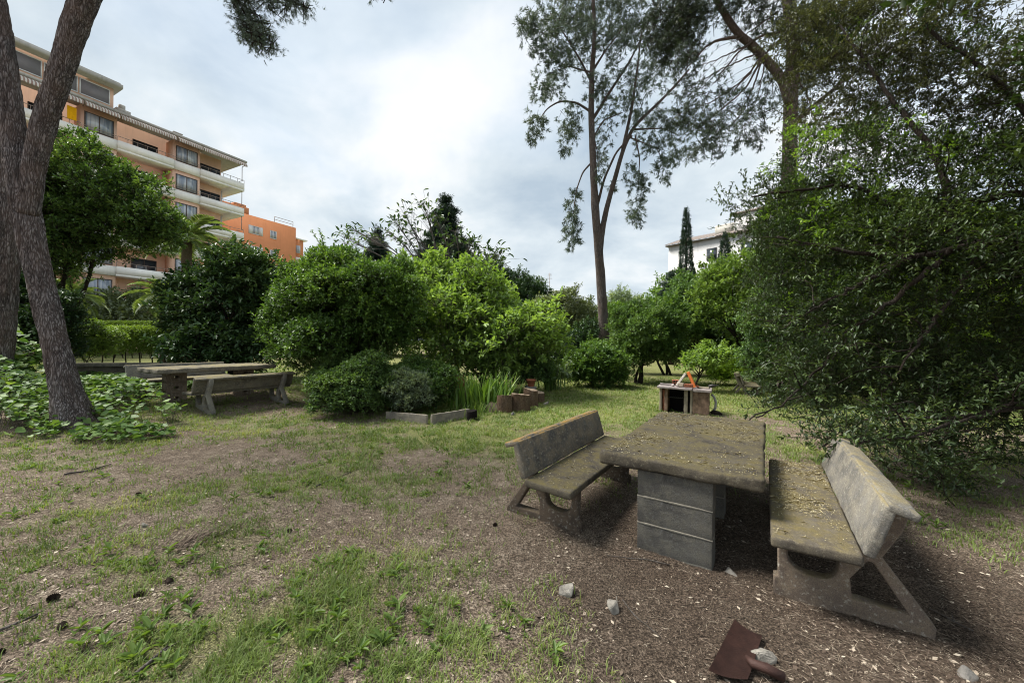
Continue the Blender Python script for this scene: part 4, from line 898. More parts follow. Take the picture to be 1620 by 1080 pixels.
# ivy / creeper ground cover on the left
n = 30000; px = rng.random(n) * 330 - 60; f = rng.random(n)
pts = []
xs = -14 + 10 * rng.random(n); ys = 6.0 + 6.8 * rng.random(n)
def edge(x): return 6.35 + .35 * np.sin(x * 1.7) + .5 * (fbm(x * .9, x * 0 + 3, 2) - .5)
s_n = (xs - LT[0]) * ln[0] + (ys - LT[1]) * ln[1]; s_d = (xs - LT[0]) * ld[0] + (ys - LT[1]) * ld[1]
m1 = (ys > edge(xs)) & (xs < -5.6 - .25 * (ys - 6)) & ~((np.abs(s_n) < 1.35) & (np.abs(s_d) < 1.15)) & ~((s_n > .2) & (s_d > -1.15)) & (s_n < 1.75)
d2 = ((xs + 6.55) / .75) ** 2 + ((ys - 6.35) / .42) ** 2
m1 = m1 | ((ys > edge(xs) - .35) & (ys < edge(xs) + .1) & (xs < -6.9)); m = (m1 | (d2 < 1.2)) & (ys < 12.6)
xs, ys = xs[m], ys[m]; d2 = d2[m]; hh = (.10 + (.40 - .25 * sstep(8.2, 10, ys)) * sstep(6.2, 8.2, ys) * (.6 + .8 * fbm(xs * .8 + 5, ys * .8, 3)) + .45 * sstep(-1.22, -1.38, xs / ys)) * np.where(ys > edge(xs), 1, np.clip(1.5 - d2, .5, 1.6) * 1.5)
rag = fbm(xs * 2.1 + 60, ys * 2.1, 3); kk = rng.random(len(xs)) < np.clip((ys - edge(xs) + .35 + (rag - .5) * 2.2) * 1.6, .06, 1) * np.clip((rag - .25) * 3.2, .25, 1) + (d2 < .8) * .7
xs, ys, hh = xs[kk], ys[kk], hh[kk]
hz = hh * (1 - .75 * rng.random(len(xs)) ** 2); q = np.stack([xs, ys, gz(xs, ys) + .02 + hz], 1); n = len(xs)
mb = MB(); az = rng.random(n) * 6.283; ax = np.stack([np.cos(az) - .0, np.sin(az) - .45, -.15 + .3 * rng.normal(size=n)], 1)
leaves(mb, q, ax, np.tile([0, 0, 1.], (n, 1)) + rdir(n) * .75, .045 + .085 * (szz := rng.random(n) ** 1.5), .05 + .08 * szz, HEART, np.clip(rng.random(n) * .7 + .3 * fbm(xs, ys, 2), 0, 1))
a = q.copy(); a[:, 2] = gz(xs, ys) - .01; a[:, :2] += rng.normal(size=(n, 2)) * .08; sel = rng.random(n) < .35; twigs(mb, a[sel], q[sel], .003, .002, 1)
tag(mb.build('creeper', [M['lf_ivy'], M['bark_grey']]), 'sprawling creeper with large heart shaped leaves covering the ground around the leaning pine', 'creeper', kind='stuff')
# creeper climbing at the far left
root = plant('climbing_creeper', 'heart leaved creeper climbing up in front of the rear pine trunk', 'creeper', np.array([-11.6, 9.0, .3])); mb = MB()
for (px, py, rx, ry, Y) in ((15, 560, 30, 44, 9.0), (40, 590, 40, 26, 9.0), (-20, 520, 30, 40, 9.3), (62, 560, 14, 20, 9.3)):
    c, r = px_lobe(px, py, rx, ry, Y); n = int(240 * r[0] * r[2] / .3); D = rdir(n) * rng.random((n, 1)) ** .4; q = c + D * r; az = rng.random(n) * 6.283
    leaves(mb, q, np.stack([np.cos(az), np.sin(az) - .5, -.3 * np.ones(n)], 1), np.tile([0, -.4, 1.], (n, 1)) + rdir(n) * .5, .10 + .07 * rng.random(n), .10 + .06 * rng.random(n), HEART); g = q.copy(); g[:, 2] -= .3; twigs(mb, g[::3], q[::3], .003, .002, 1)
finish(root, mb, 'foliage', [M['lf_ivy'], M['bark_grey']])
# ------------------------------------------------------------------ pines
def tufts(mb, p, d, k, L, W, spread=.75, tone=None):
    n = len(p); d = nrm(d); rad = rdir(n * k).reshape(n, k, 3)
    ax = d[:, None] + rad * spread
    tone = rng.random(n) if tone is None else tone
    r = np.clip(tone[:, None] * .7 + .3 * rng.random((n, k)), 0, 1)
    ax = nrm(ax.reshape(-1, 3)); m = n * k; b = np.repeat(p, k, 0) + rng.normal(size=(m, 3)) * L * .12
    LL = L * (.7 + .5 * rng.random(m))[:, None]; s = nrm(np.cross(ax, rdir(m))) * W / 2
    V = np.stack([b - s, b + s, b + ax * LL], 1); off = (np.arange(m) * 3)[:, None]
    mb.add(V.reshape(-1, 3), t=np.array([[0, 1, 2]]) + off, r=np.repeat(r.ravel(), 3))
def needle_blob(mb, mt, px, py, rx, ry, Y, dens, L, W, k=9, hub=None, droop=0., dy=1.0):
    c, r = px_lobe(px, py, rx, ry, Y, rng.normal() * dy); r = r * np.array([1, 1, 1])
    n = int(dens * (r[0] * r[2]) * 11.0 / (L * W * k)); 
    if n < 5: n = 5
    # clustered: little twigs, each carrying several tufts
    nt = max(3, n // 6); D = rdir(nt) * (rng.random((nt, 1)) ** .45); a = c + D * r
    src = c if hub is None else np.asarray(hub)
    td = nrm((a - src) * .6 + rdir(nt) * .7 * r.mean() + np.array([0, 0, (-.9 * droop + .1) * r.mean()])); tl = .35 * r.mean() * (.5 + rng.random(nt)) + .15
    twigs(mb, a - td * tl[:, None] * .7, a + td * tl[:, None] * .5, .010, .005, 1)
    f = rng.random((nt, 6)) * 1.2 - .5; q = a[:, None] + td[:, None] * (f * tl[:, None])[..., None] + rng.normal(size=(nt, 6, 3)) * .05
    dd = td[:, None] * .8 + rdir(nt * 6).reshape(nt, 6, 3) * .6
    tone = np.clip(rng.random() * .5 + rng.random(nt) * .5, 0, 1)
    tufts(mb, q.reshape(-1, 3), dd.reshape(-1, 3), k, L, W, .75, np.repeat(tone, 6))
def px_path(pts, Y, rad=None, n=24, jit=.0):
    P = np.array([at(a, b, Y) if len(q) == 2 else at(a, b, q[2]) for q in pts for a, b in [q[:2]]])
    s = np.r_[0, np.cumsum(np.linalg.norm(np.diff(P, axis=0), axis=1))]; u = np.linspace(0, s[-1], n)
    out = np.stack([np.interp(u, s, P[:, i]) for i in range(3)], 1)
    for _ in range(2): out[1:-1] = .25 * out[:-2] + .5 * out[1:-1] + .25 * out[2:]
    return out + rng.normal(size=out.shape) * jit

# --- leaning forked pine at the left
b0 = gp(118, 668); YL = b0[1]
root = plant('leaning_pine', 'thick forked pine trunk leaning left beside the creeper, its base on bare soil', 'pine tree', b0)
mb = MB()
P = px_path([(121, 690), (118, 668), (103, 610), (87, 540), (70, 470), (54, 400), (42, 340), (34, 290), (28, 240)], YL, n=60)
rad = np.interp(np.linspace(0, 1, 60), [0, .06, .16, .3, .6, .85, 1], [.42, .27, .195, .172, .165, .185, .17])
mb.tube(P, rad, 64, rough=.17)
P = px_path([(40, 330), (26, 240), (14, 160), (4, 80), (-8, 0), (-30, -90), (-60, -200)], YL + .03, n=50); mb.tube(P, np.linspace(.175, .13, 50), 52, rough=.17)
P = px_path([(44, 340), (56, 250), (74, 180), (94, 120), (108, 75), (122, 30), (138, -8), (160, -60), (175, -130), (190, -240)], YL - .03, n=64); mb.tube(P, np.interp(np.linspace(0, 1, 64), [0, .2, .45, .55, .7, 1], [.14, .155, .16, .175, .165, .12]), 52, rough=.17)
finish(root, mb, 'trunk', M['pine_bark'], True); tip = P[-1]
mb = MB(); mt = MB()
for tgt, n_ in ((at(395, -40, 6.4), 14), (at(470, -40, 6.7), 14)):
    mt.tube(spine(P[-8], tgt, 14, .05, -.1), np.linspace(.07, .015, 14), 8)
for (px, py, rx, ry, d_) in ((385, 8, 16, 18, 1.2), (400, 35, 26, 26, 1.5), (412, 62, 22, 20, 1.5), (398, 58, 18, 18, 1.2), (428, 10, 16, 14, .9), (462, 4, 26, 16, 1.2), (480, 12, 12, 8, 1.0), (372, -20, 30, 24, 1.2), (430, -30, 50, 30, 1.2), (606, -8, 12, 8, 1.2)):
    needle_blob(mb, mt, px, py, rx, ry, 6.5, d_ * 1.35, .075, .007, 10, None, .5, .15)
for k in range(10): needle_blob(mb, mt, -100 + 60 * k * rng.random(), -330 - 120 * rng.random(), 120, 80, 6.5, 1.2, .14, .02, 9, None, .2, .8)
finish(root, mb, 'crown', [M['needle'], M['bark_dark']]); finish(root, mt, 'branch', M['bark_dark'], True)
# --- rear trunk at the left border
c = gp(-8, 625); root = plant('rear_pine', 'pine trunk at the left border, partly hidden behind the leaning forked pine', 'pine tree', c)
Y2 = 8.6; mb = MB(); P = px_path([(-12, 640), (-6, 590), (0, 507), (6, 430), (12, 340), (14, 260), (10, 180), (0, 60), (-30, -120)], Y2, n=60); mb.tube(P, np.linspace(.25, .18, 60), 52, rough=.17); finish(root, mb, 'trunk', M['pine_bark'], True)
mb = MB()
for k in range(6): needle_blob(mb, None, -120 + 40 * k, -300 - 60 * rng.random(), 130, 80, 8.6, .8, .16, .022, 9, None, .2, .8)
finish(root, mb, 'crown', [M['needle'], M['bark_dark']])

# --- tall slim pine in the middle
YC = 18.0; g = at(957, 590, YC); g[2] = 0
root = plant('slim_pine', 'tall slim pine with a bare forked trunk and hanging needle clusters in the middle', 'pine tree', g)
mt = MB()
def br(pts, r0, r1, n=20, s=8, Y=YC, rough=.12, jit=0.): P = px_path(pts, Y, n=n, jit=jit); mt.tube(P, np.linspace(r0, r1, len(P)), s, rough=rough); return P
br([(960, 600), (957, 555), (953, 480), (949, 420), (946, 385), (941, 320), (938, 250), (935, 180), (936, 120), (941, 60), (938, 0), (940, -80)], .26, .06, 60, 16)
br([(949, 400), (953, 360), (962, 320), (975, 275), (985, 238), (1002, 200), (1040, 165), (1072, 132), (1090, 110)], .14, .045, 30, 10)
br([(944, 330), (955, 285), (975, 240), (1000, 215)], .07, .04)
br([(985, 238), (1000, 170), (1008, 110), (1015, 50)], .09, .03); br([(938, 255), (922, 272), (912, 300), (908, 330)], .045, .02); br([(936, 178), (912, 162), (885, 160), (865, 172), (850, 195)], .06, .02)
br([(937, 190), (965, 145), (995, 100), (1015, 60)], .08, .03); br([(936, 130), (915, 90), (890, 50), (870, 20)], .06, .02); br([(936, 115), (958, 80), (985, 45)], .06, .02); br([(940, 215), (955, 190), (985, 178)], .04, .02)
br([(1000, 205), (1050, 203), (1075, 215)], .045, .02); br([(1005, 215), (1012, 250), (1010, 290)], .04, .015); br([(938, 210), (945, 240), (948, 270)], .03, .012); br([(880, 60), (850, 50), (832, 45)], .03, .012); br([(936, 115), (900, 105), (880, 112)], .04, .02); br([(990, 215), (1040, 235), (1052, 265)], .035, .014)
finish(root, mt, 'trunk', M['bark_far'], True); mt2 = MB(); mb = MB()
CB = [(848, 190, 17, 18, 1.6, 1), (846, 214, 18, 16, 1.8, 1), (903, 182, 22, 22, 1.2, 1), (900, 214, 19, 22, 1.6, 1), (897, 238, 12, 13, 1.5, 1), (838, 48, 20, 28, 1.3, 0), (838, 25, 20, 22, 1.0, 0), (858, 78, 26, 22, 1.3, 0), (880, 95, 28, 26, 1.5, 0), (882, 55, 34, 34, 1.1, 0), (870, 15, 36, 26, 1.1, 0), (915, 25, 44, 36, 1.4, 0), (930, 70, 44, 36, 1.2, 0), (862, 130, 20, 22, 1.5, .5), (858, 150, 18, 16, 1.2, .6), (885, 130, 20, 22, .9, .4), (975, 25, 44, 36, 1.2, 0), (985, 75, 36, 34, .9, 0), (1005, 40, 34, 36, 1.2, 0), (955, 130, 24, 24, .9, .2), (945, 145, 20, 22, 1.0, 0), (1000, 120, 30, 30, .8, .2), (1035, 120, 30, 30, .8, .3), (975, 165, 24, 22, .9, .4), (1005, 150, 26, 24, .9, .3), (960, 195, 18, 18, .9, .6), (1010, 185, 24, 18, 1.0, .5), (1040, 185, 26, 22, 1.0, .5), (1066, 200, 24, 22, 1.4, .6), (1052, 232, 26, 22, 1.3, .7), (1022, 218, 20, 14, 1.2, .6), (1075, 245, 24, 18, 1.2, .7), (907, 316, 13, 22, 1.5, 1), (904, 348, 17, 24, 1.9, 1), (905, 378, 15, 18, 1.8, 1), (1003, 268, 13, 22, 1.2, 1), (1011, 295, 17, 24, 1.7, 1), (1007, 335, 16, 22, 1.9, 1), (948, 245, 12, 22, .9, 1), (957, 225, 14, 18, .8, .8), (953, 272, 13, 20, 1.0, 1), (968, 295, 9, 16, 1.1, 1), (1046, 262, 15, 18, 1.3, 1), (1052, 284, 12, 12, 1.2, 1), (945, -40, 90, 40, 1.0, 0)]
for (px, py, rx, ry, d_, dr) in CB: needle_blob(mb, mt2, px, py, rx, ry, YC, d_ * 1.0, .19, .026, 8, None, dr, .7)
finish(root, mb, 'crown', [M['needle'], M['bark_dark']])

# --- big pine at the right
YR = 12.5; g = at(1246, 640, YR); g[2] = 0
root = plant('big_pine', 'big pine with a limb bending left and thin fanned branches above the dark overhanging tree', 'pine tree', g)
mt = MB()
br([(1243, 650), (1245, 500), (1246, 380), (1248, 290), (1250, 200), (1252, 130), (1256, 70), (1248, 10), (1242, -60), (1240, -160)], .25, .17, 50, 18, YR)
br([(1249, 165), (1238, 125), (1215, 98), (1190, 72), (1168, 55), (1148, 25), (1130, -5), (1115, -50)], .15, .08, 30, 12, YR - .1)
for pts, r0 in (([(1165, 60), (1140, 62), (1118, 72), (1100, 95), (1085, 110)], .05), ([(1205, 95), (1180, 140), (1140, 175), (1092, 210)], .035), ([(1202, 93), (1180, 125), (1130, 160), (1080, 180)], .03), ([(1195, 85), (1150, 105), (1105, 130)], .028), ([(1183, 72), (1140, 92), (1100, 108)], .026), ([(1240, 50), (1205, 55), (1170, 80), (1130, 130)], .045), ([(1245, 52), (1215, 80), (1180, 120), (1150, 160)], .04), ([(1230, 20), (1195, 45), (1165, 65)], .03), ([(1205, 98), (1195, 130), (1170, 185), (1150, 205)], .03), ([(1210, 100), (1200, 150), (1185, 190)], .022), ([(1256, 120), (1275, 145), (1290, 190)], .03), ([(1250, 200), (1290, 165), (1340, 125), (1370, 100)], .09), ([(1252, 90), (1280, 50), (1310, 10)], .07)):
    P = br(pts, r0, r0 * .35, 18, 7, YR - .2, .1, .012)
    for k in range(6, 18, 2):
        e = P[k] + np.array([-.35 - .5 * rng.random(), rng.normal() * .4, -.25 - .5 * rng.random()]) * (.8 + .4 * rng.random()); mt.tube(spine(P[k], e, 6, .1), np.linspace(.010, .004, 6), 4)
finish(root, mt, 'trunk', M['bark_far'], True); mb = MB(); mt2 = MB()
for (px, py, rx, ry, d_, dr) in ((1150, 200, 34, 22, .8, .5), (1120, 205, 32, 26, .9, .5), (1170, 170, 34, 30, .6, .5), (1190, 195, 26, 22, .7, .6), (1185, 220, 22, 18, .8, .8), (1140, 232, 32, 16, .9, .8), (1100, 240, 26, 14, .9, .8), (1110, 160, 30, 30, .6, .4), (1085, 185, 26, 26, .9, .5), (1085, 140, 26, 26, .7, .3), (1140, 140, 30, 26, .5, .3), (1075, 70, 40, 34, 1.9, .4), (1060, 30, 44, 40, 1.9, .2), (1100, 15, 36, 26, 1.8, .2), (1085, 95, 28, 22, 1.4, .6), (1040, 60, 26, 34, 1.3, .4), (1165, 10, 34, 14, 1.0, .3), (1195, 35, 26, 22, .6, .3), (1205, 75, 24, 22, .6, .3), (1220, 130, 18, 24, .7, .4), (1212, 165, 20, 26, .7, .4), (1228, 15, 26, 22, 1.0, .2), (1280, 40, 40, 44, 1.5, .2), (1310, 60, 44, 44, 1.3, .3), (1290, 110, 34, 36, .9, .4), (1270, 160, 20, 30, .6, .4), (1330, 20, 50, 36, 1.4, .2), (1250, -50, 140, 50, .9, 0), (1100, -50, 80, 40, .9, 0)):
    needle_blob(mb, mt2, px, py, rx, ry, YR, d_ * 1.15, .135, .017, 8, None, dr, .7)
finish(root, mb, 'crown', [M['needle_dk'], M['bark_dark']])

# ------------------------------------------------------------------ dark overhanging tree, front right
g = np.array([8.2, 5.6, 0.]); root = plant('overhanging_tree', 'dark small leaved tree whose branches hang over the right bench', 'tree', g)
mt = MB(); mt.tube(spine((8.2, 5.6, -.2), (7.6, 5.4, 2.2), 12, .04), np.linspace(.24, .17, 12), 14, rough=.15)
LIMB = [([(1700, 600, 5.0), (1600, 640, 4.6), (1520, 665, 4.35), (1440, 690, 4.15), (1370, 698, 4.05), (1310, 708, 3.95)], .03), ([(1760, 470, 5.5), (1640, 400, 5.2), (1560, 380, 5.1), (1500, 398, 5.0), (1440, 408, 5.1), (1370, 400, 5.3), (1300, 392, 5.5), (1230, 375, 5.7)], .075),
        ([(1760, 520, 5.4), (1640, 640, 4.7), (1540, 655, 4.6), (1450, 668, 4.6), (1385, 655, 4.8), (1330, 690, 4.8), (1300, 705, 4.8)], .05),
        ([(1750, 430, 5.4), (1640, 300, 5.4), (1520, 320, 5.6), (1430, 340, 5.7), (1350, 290, 5.9), (1270, 300, 6.1), (1190, 310, 6.2)], .06),
        ([(1640, 400, 5.2), (1510, 390, 5.4), (1490, 260, 5.8), (1430, 180, 6.0), (1370, 100, 6.3), (1330, 40, 6.5)], .06), ([(1760, 400, 5.5), (1650, 200, 5.6), (1560, 110, 5.8), (1480, 60, 6.0), (1420, -20, 6.2)], .06),
        ([(1500, 398, 5.0), (1420, 470, 5.1), (1350, 520, 5.2), (1290, 590, 5.3), (1240, 640, 5.3), (1195, 660, 5.3)], .035), ([(1540, 655, 4.6), (1480, 700, 4.5), (1490, 760, 4.5)], .02), ([(1440, 408, 5.1), (1380, 440, 5.0), (1300, 480, 5.2), (1240, 520, 5.4)], .03), ([(1560, 380, 5.1), (1500, 480, 4.9), (1440, 560, 4.8), (1400, 620, 4.8)], .035)]
LPT = []
for pts, r0 in LIMB:
    P = px_path([(a_, b_, y_ - .4) for a_, b_, y_ in pts], 5, n=34, jit=.012); mt.tube(P, np.linspace(r0, r0 * .22, 34), 8, rough=.15); LPT.append(P[15:])
    for k in range(10, 34, 3):
        e = P[k] + rdir(1)[0] * np.array([.6, .5, .5]) + np.array([-.25, 0, 0]); LPT.append(P[k] + (e - P[k]) * np.linspace(.35, 1.05, 6)[:, None]); mt.tube(spine(P[k], e, 6, .15), np.linspace(.010, .004, 6), 4)
finish(root, mt, 'trunk', M['bark_dark'], True)
mb = MB(); L, W = .060, .022
NT_ = [(1230, 345, 58, 60, 6.2, .34, 12), (1180, 330, 34, 34, 6.3, .26, 7), (1300, 420, 100, 90, 5.8, .34, 16), (1400, 480, 140, 120, 5.5, .34, 20), (1540, 520, 130, 150, 5.2, .34, 20), (1310, 270, 70, 70, 6.1, .28, 13), (1420, 330, 110, 90, 5.8, .30, 16), (1560, 330, 100, 100, 5.6, .30, 15),
       (1345, 590, 96, 62, 5.2, .34, 16), (1480, 630, 110, 56, 4.8, .34, 16), (1262, 610, 52, 46, 5.4, .30, 11), (1575, 640, 70, 70, 4.7, .32, 13), (1230, 470, 56, 60, 5.9, .26, 11), (1325, 672, 40, 26, 4.9, .26, 7), (1280, 648, 40, 18, 5.3, .2, 6), (1500, 715, 50, 26, 4.5, .22, 8), (1420, 690, 40, 22, 4.6, .2, 6), (1570, 715, 50, 26, 4.5, .24, 8),
       (1360, 160, 90, 80, 6.5, .24, 14), (1300, 60, 70, 60, 6.9, .24, 10), (1480, 180, 110, 70, 6.3, .16, 14), (1590, 190, 80, 90, 6.1, .18, 12), (1420, 60, 100, 60, 6.6, .20, 12), (1540, 60, 100, 60, 6.4, .11, 12), (1610, 40, 60, 60, 6.2, .11, 8), (1660, 420, 80, 200, 5.4, .3, 14), (1212, 640, 24, 12, 5.3, .2, 4), (1490, 765, 24, 20, 4.5, .16, 4), (1328, 695, 38, 24, 3.75, .5, 7), (1378, 702, 46, 28, 3.85, .45, 7), (1436, 725, 50, 32, 3.9, .4, 7), (1500, 745, 46, 28, 4.0, .3, 6)]
for (px, py, rx, ry, Y, lai, ns) in NT_:
    if not rx: continue
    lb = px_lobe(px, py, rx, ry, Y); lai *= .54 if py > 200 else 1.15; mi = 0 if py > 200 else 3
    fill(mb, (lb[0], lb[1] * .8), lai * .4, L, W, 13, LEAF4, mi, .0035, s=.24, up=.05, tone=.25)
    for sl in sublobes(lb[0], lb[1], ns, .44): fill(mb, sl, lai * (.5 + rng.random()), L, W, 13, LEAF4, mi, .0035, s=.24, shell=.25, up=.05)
for P in LPT:
    q = P + rng.normal(size=P.shape) * .06; sprays(mb, q, rdir(len(q)) + np.array([-.3, 0, .1]), .2, 12, L, W, LEAF4, 0, .003)
# canopy continuing over the right foreground, above the view
for c_, r_ in (((7.4, 3.6, 5.0), 1.5), ((5.0, 2.2, 5.6), 1.5), ((7.2, 1.6, 5.0), 1.7), ((3.6, 2.2, 6.2), 1.3), ((4.8, .3, 5.6), 1.6), ((8.6, 4.0, 3.6), 1.7), ((6.8, .0, 4.0), 1.4)):
    for sl in sublobes(c_, np.array([r_, r_, r_ * .6]), 12, .5): fill(mb, sl, .30, .10, .045, 8, LEAF4, 0, None, shell=.3, up=.1)
# fresh pale shoots
for k in range(110):
    px = rng.choice([rng.uniform(1240, 1420), rng.uniform(1280, 1620)]); py = rng.choice([rng.uniform(200, 420), rng.uniform(200, 640)]); Y = 5.1 + rng.random() * .9
    if k < 30: px, py = 1310 + rng.normal() * 60, 290 + rng.normal() * 60; Y = 5.75 + .25 * rng.random()
    c = at(px, py, Y); n = rng.integers(4, 11); q = c + rng.normal(size=(n, 3)) * .06; sprays(mb, q, rdir(n) + np.array([0, 0, .9]), .10, 6, .062, .020, LEAF4, 2, .003)
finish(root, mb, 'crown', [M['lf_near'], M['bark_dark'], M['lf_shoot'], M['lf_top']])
# ------------------------------------------------------------------ buildings
def m_wall(name, col, stain=.2):
    t = NT(name); v = t.coord(); n = t.noise(v, .6, 6, .6); s = t.noise(t.mapped(v, (1.5, 1.5, .12)), 2.2, 6, .65); f = t.noise(v, 30, 3)
    c = t.mix(t.ramp(n, [(.3, 0.), (.7, 1.)]), [k * .92 for k in col], [min(1, k * 1.06) for k in col])
    c = t.mix(t.math('MULTIPLY', t.ramp(s, [(.5, 0.), (.72, 1.)]), stain), c, [k * .45 for k in col])
    return t.bsdf(c, .9, t.bump(f, .15, .01), .15)
M['salmon'] = m_wall('salmon_render', (.82, .54, .40)); M['orange'] = m_wall('orange_render', (.62, .25, .115)); M['cream'] = m_wall('cream_render', (.90, .87, .81), .15); M['white_wall'] = m_wall('white_render', (.56, .555, .545), .35)
M['rust_wall'] = m_wall('ochre_render', (.52, .25, .13)); M['roof_grey'] = m_wall('roof_edge', (.42, .40, .36), .5); M['frame_w'] = m_plain('white_frame', (.7, .7, .69), .5, .4, .05); M['frame_d'] = m_plain('dark_frame', (.09, .07, .06), .5, .4, .1); M['rail'] = m_plain('rail', (.30, .24, .21), .6, .3, .1); M['blind'] = m_plain('grey_blind', (.20, .19, .20), .7, .3, .1, 2)
t = NT('glass'); n = t.noise(t.coord(), 1.2, 2); M['glass'] = t.bsdf(t.mix(n, (.02, .025, .03), (.07, .085, .10)), .06, None, .9)
t = NT('bay_glass'); n = t.noise(t.mapped(t.coord(), (2.5, 2.5, .2)), 1.6, 2); M['glass_bay'] = t.bsdf(t.mix(t.ramp(n, [(.40, 0.), (.60, 1.)]), (.20, .24, .30), (.46, .48, .50)), .08, None, .9)
t = NT('awning'); w = t.n('ShaderNodeTexWave', wave_type='BANDS', bands_direction='X'); w.inputs['Scale'].default_value = 1.6; t.l(t.coord(), w.inputs['Vector']); nn = t.noise(t.coord(), 2, 5)
M['awning'] = t.bsdf(t.mix(t.ramp(nn, [(.45, 0.), (.7, .6)]), t.ramp(w.outputs['Fac'], [(.45, (.30, .20, .16)), (.55, (.62, .58, .52))]), (.2, .16, .13)), .9)
t = NT('roof_tiles'); v = t.coord(); w = t.n('ShaderNodeTexWave', wave_type='BANDS', bands_direction='X'); w.inputs['Scale'].default_value = 1.3; t.l(v, w.inputs['Vector']); nn = t.noise(v, 3, 6)
M['tiles'] = t.bsdf(t.mix(t.math('MULTIPLY', w.outputs['Fac'], .6), t.mix(nn, (.24, .20, .175), (.36, .32, .29)), (.16, .12, .10)), .9, t.bump(w.outputs['Fac'], 1, .06))

def bx(mb, x0, x1, y0, y1, z0, z1, m=0): mb.box(((x0 + x1) / 2, (y0 + y1) / 2, (z0 + z1) / 2), (abs(x1 - x0) / 2, abs(y1 - y0) / 2, abs(z1 - z0) / 2), m)
def part(name, mat, parent, boxes):
    mb = MB()
    for b in boxes: bx(mb, *b)
    return mb.build(name, mat, parent)
def window(parent, x0, x1, y, z0, z1, frame='frame_d', glass='glass', mull=1, fw=.06, dep=.08):
    bs = [(x0, x1, y - dep, y, z0, z0 + fw), (x0, x1, y - dep, y, z1 - fw, z1), (x0, x0 + fw, y - dep, y, z0 + fw, z1 - fw), (x1 - fw, x1, y - dep, y, z0 + fw, z1 - fw)]
    for k in range(mull):
        c = x0 + (x1 - x0) * (k + 1) / (mull + 1); bs.append((c - fw / 2, c + fw / 2, y - dep, y, z0 + fw, z1 - fw))
    w = part('window', M[frame], parent, bs)
    part('pane', M[glass], w, [(x0 + fw * .5, x1 - fw * .5, y - dep - .03, y - dep + .03, z0 + fw * .5, z1 - fw * .5)]); return w
CX, CY = -31.8, 44.6; dt = np.array([-.453, -.891]); dt /= np.linalg.norm(dt)
ap = empty('apartment_block', (CX, CY, 0), math.atan2(dt[1], dt[0]), 'salmon apartment block with cream balconies rising behind the leafy trees', 'apartment block')
BAL = [(0., 4.3), (6.6, 10.75), (13.05, 17.2), (19.5, 23.6)]; BAY = [(4.3, 6.6), (10.75, 13.05), (17.2, 19.5)]; TEND = 25.5
zt = [5.35 + 2.9 * k for k in range(6)]; RT = 22.25
wb = [(1.6, TEND, -13, -1.5, -.5, RT)] + [(a, b, -1.495, 0, -.5, RT - .3) for a, b in BAY] + [(23.6, TEND, -1.495, 0, -.5, RT - .3)]
# side dividing walls between balconies are the bay flanks; penthouse
wb += [(10.9, TEND, -12, -.35, RT + .30, 24.6)]
part('wall', M['salmon'], ap, wb)
part('ground_floor_wall', M['rust_wall'], ap, [(1.8, 4.2, -1.49, -1.4, 1.2, 4.2)])
for k, z in enumerate(zt):
    for i, (a, b) in enumerate(BAL):
        lo = -1.49 if i else -1.52
        bs = [(a, b, lo if i else -5.0, .26, z - .92, z - .74)] if i else [(a, 1.59, -5.0, .26, z - .92, z - .74), (1.59, b, -1.49, .26, z - .92, z - .74)]
        bs += [(a, b, .12, .26, z - .735, z)]
        if i == 0: bs += [(a, a + .14, -5.0, .115, z - .735, z)]
        o = part('balcony', M['cream'], ap, bs)
        rb = [(a, b, .17, .21, z + .36, z + .40)] + [(a + (b - a) * q / 6 - .015, a + (b - a) * q / 6 + .015, .175, .205, z, z + .36) for q in range(7)]
        if i == 0: rb += [(a + .05, a + .09, -5.0, .165, z + .36, z + .40)] + [(a + .055, a + .085, -5 + q * .8, -5 + q * .8 + .03, z, z + .36) for q in range(6)]
        part('railing', M['rail'], o, rb)
        if i == 0:
            if k >= 3: part('post', M['rail'], o, [(.12, .17, .0, .05, z + .41, z + 1.95)])
            part('door_wall', M['white_wall'], o, [(1.4, 1.59, -4.2, -1.55, z - .73, z + 1.8)]) if k < 5 else None
        cx = a + (b - a) * (.40 if i else .62); window(ap, cx - .95, cx + .95, -1.40, z - .7, z + 1.25, 'frame_d', 'glass', 1)
    for (a, b) in BAY:
        part('bay_band', M['cream'], ap, [(a + .001, b - .001, .003, .16, z - .9, z - .02)])
        window(ap, a + .22, b - .22, .07, z + .06, z + 1.62, 'frame_d', 'glass_bay', 1, .07, .06)
        part('bay_rail', M['rail'], ap, [(a + .1, b - .1, .20, .235, z + .30, z + .34), (a + .1, b - .1, .20, .235, z + .12, z + .15)])
# ground floor openings
for (a, b) in BAY: window(ap, a + .3, b - .3, .07, 2.2, 3.9, 'frame_w', 'blind', 0)
for (a, b) in BAL[1:]: window(ap, a + .8, b - .8, -1.40, 1.6, 4.0, 'frame_d', 'glass', 2)
rf = part('roof', M['roof_grey'], ap, [(-.15, 10.9, -13.2, .5, RT, RT + .22), (10.9, TEND, -13.2, .5, RT, RT + .22), (1.4, 10.7, -13.0, -.4, RT + .225, RT + .6), (10.5, TEND, -12.6, .45, 24.6, 24.95), (10.6, TEND, -12.3, .2, 24.955, 25.15)])
part('chimney', M['roof_grey'], rf, [(9.6, 10.6, -1.6, -.7, RT + .6, RT + 1.0), (9.9, 10.3, -1.35, -.95, RT + 1.0, RT + 1.5)]); part('chimney', M['roof_grey'], rf, [(5.3, 5.9, -2.2, -1.6, RT + .6, RT + .95), (5.2, 6.0, -2.3, -1.5, RT + 1.15, RT + 1.25)])
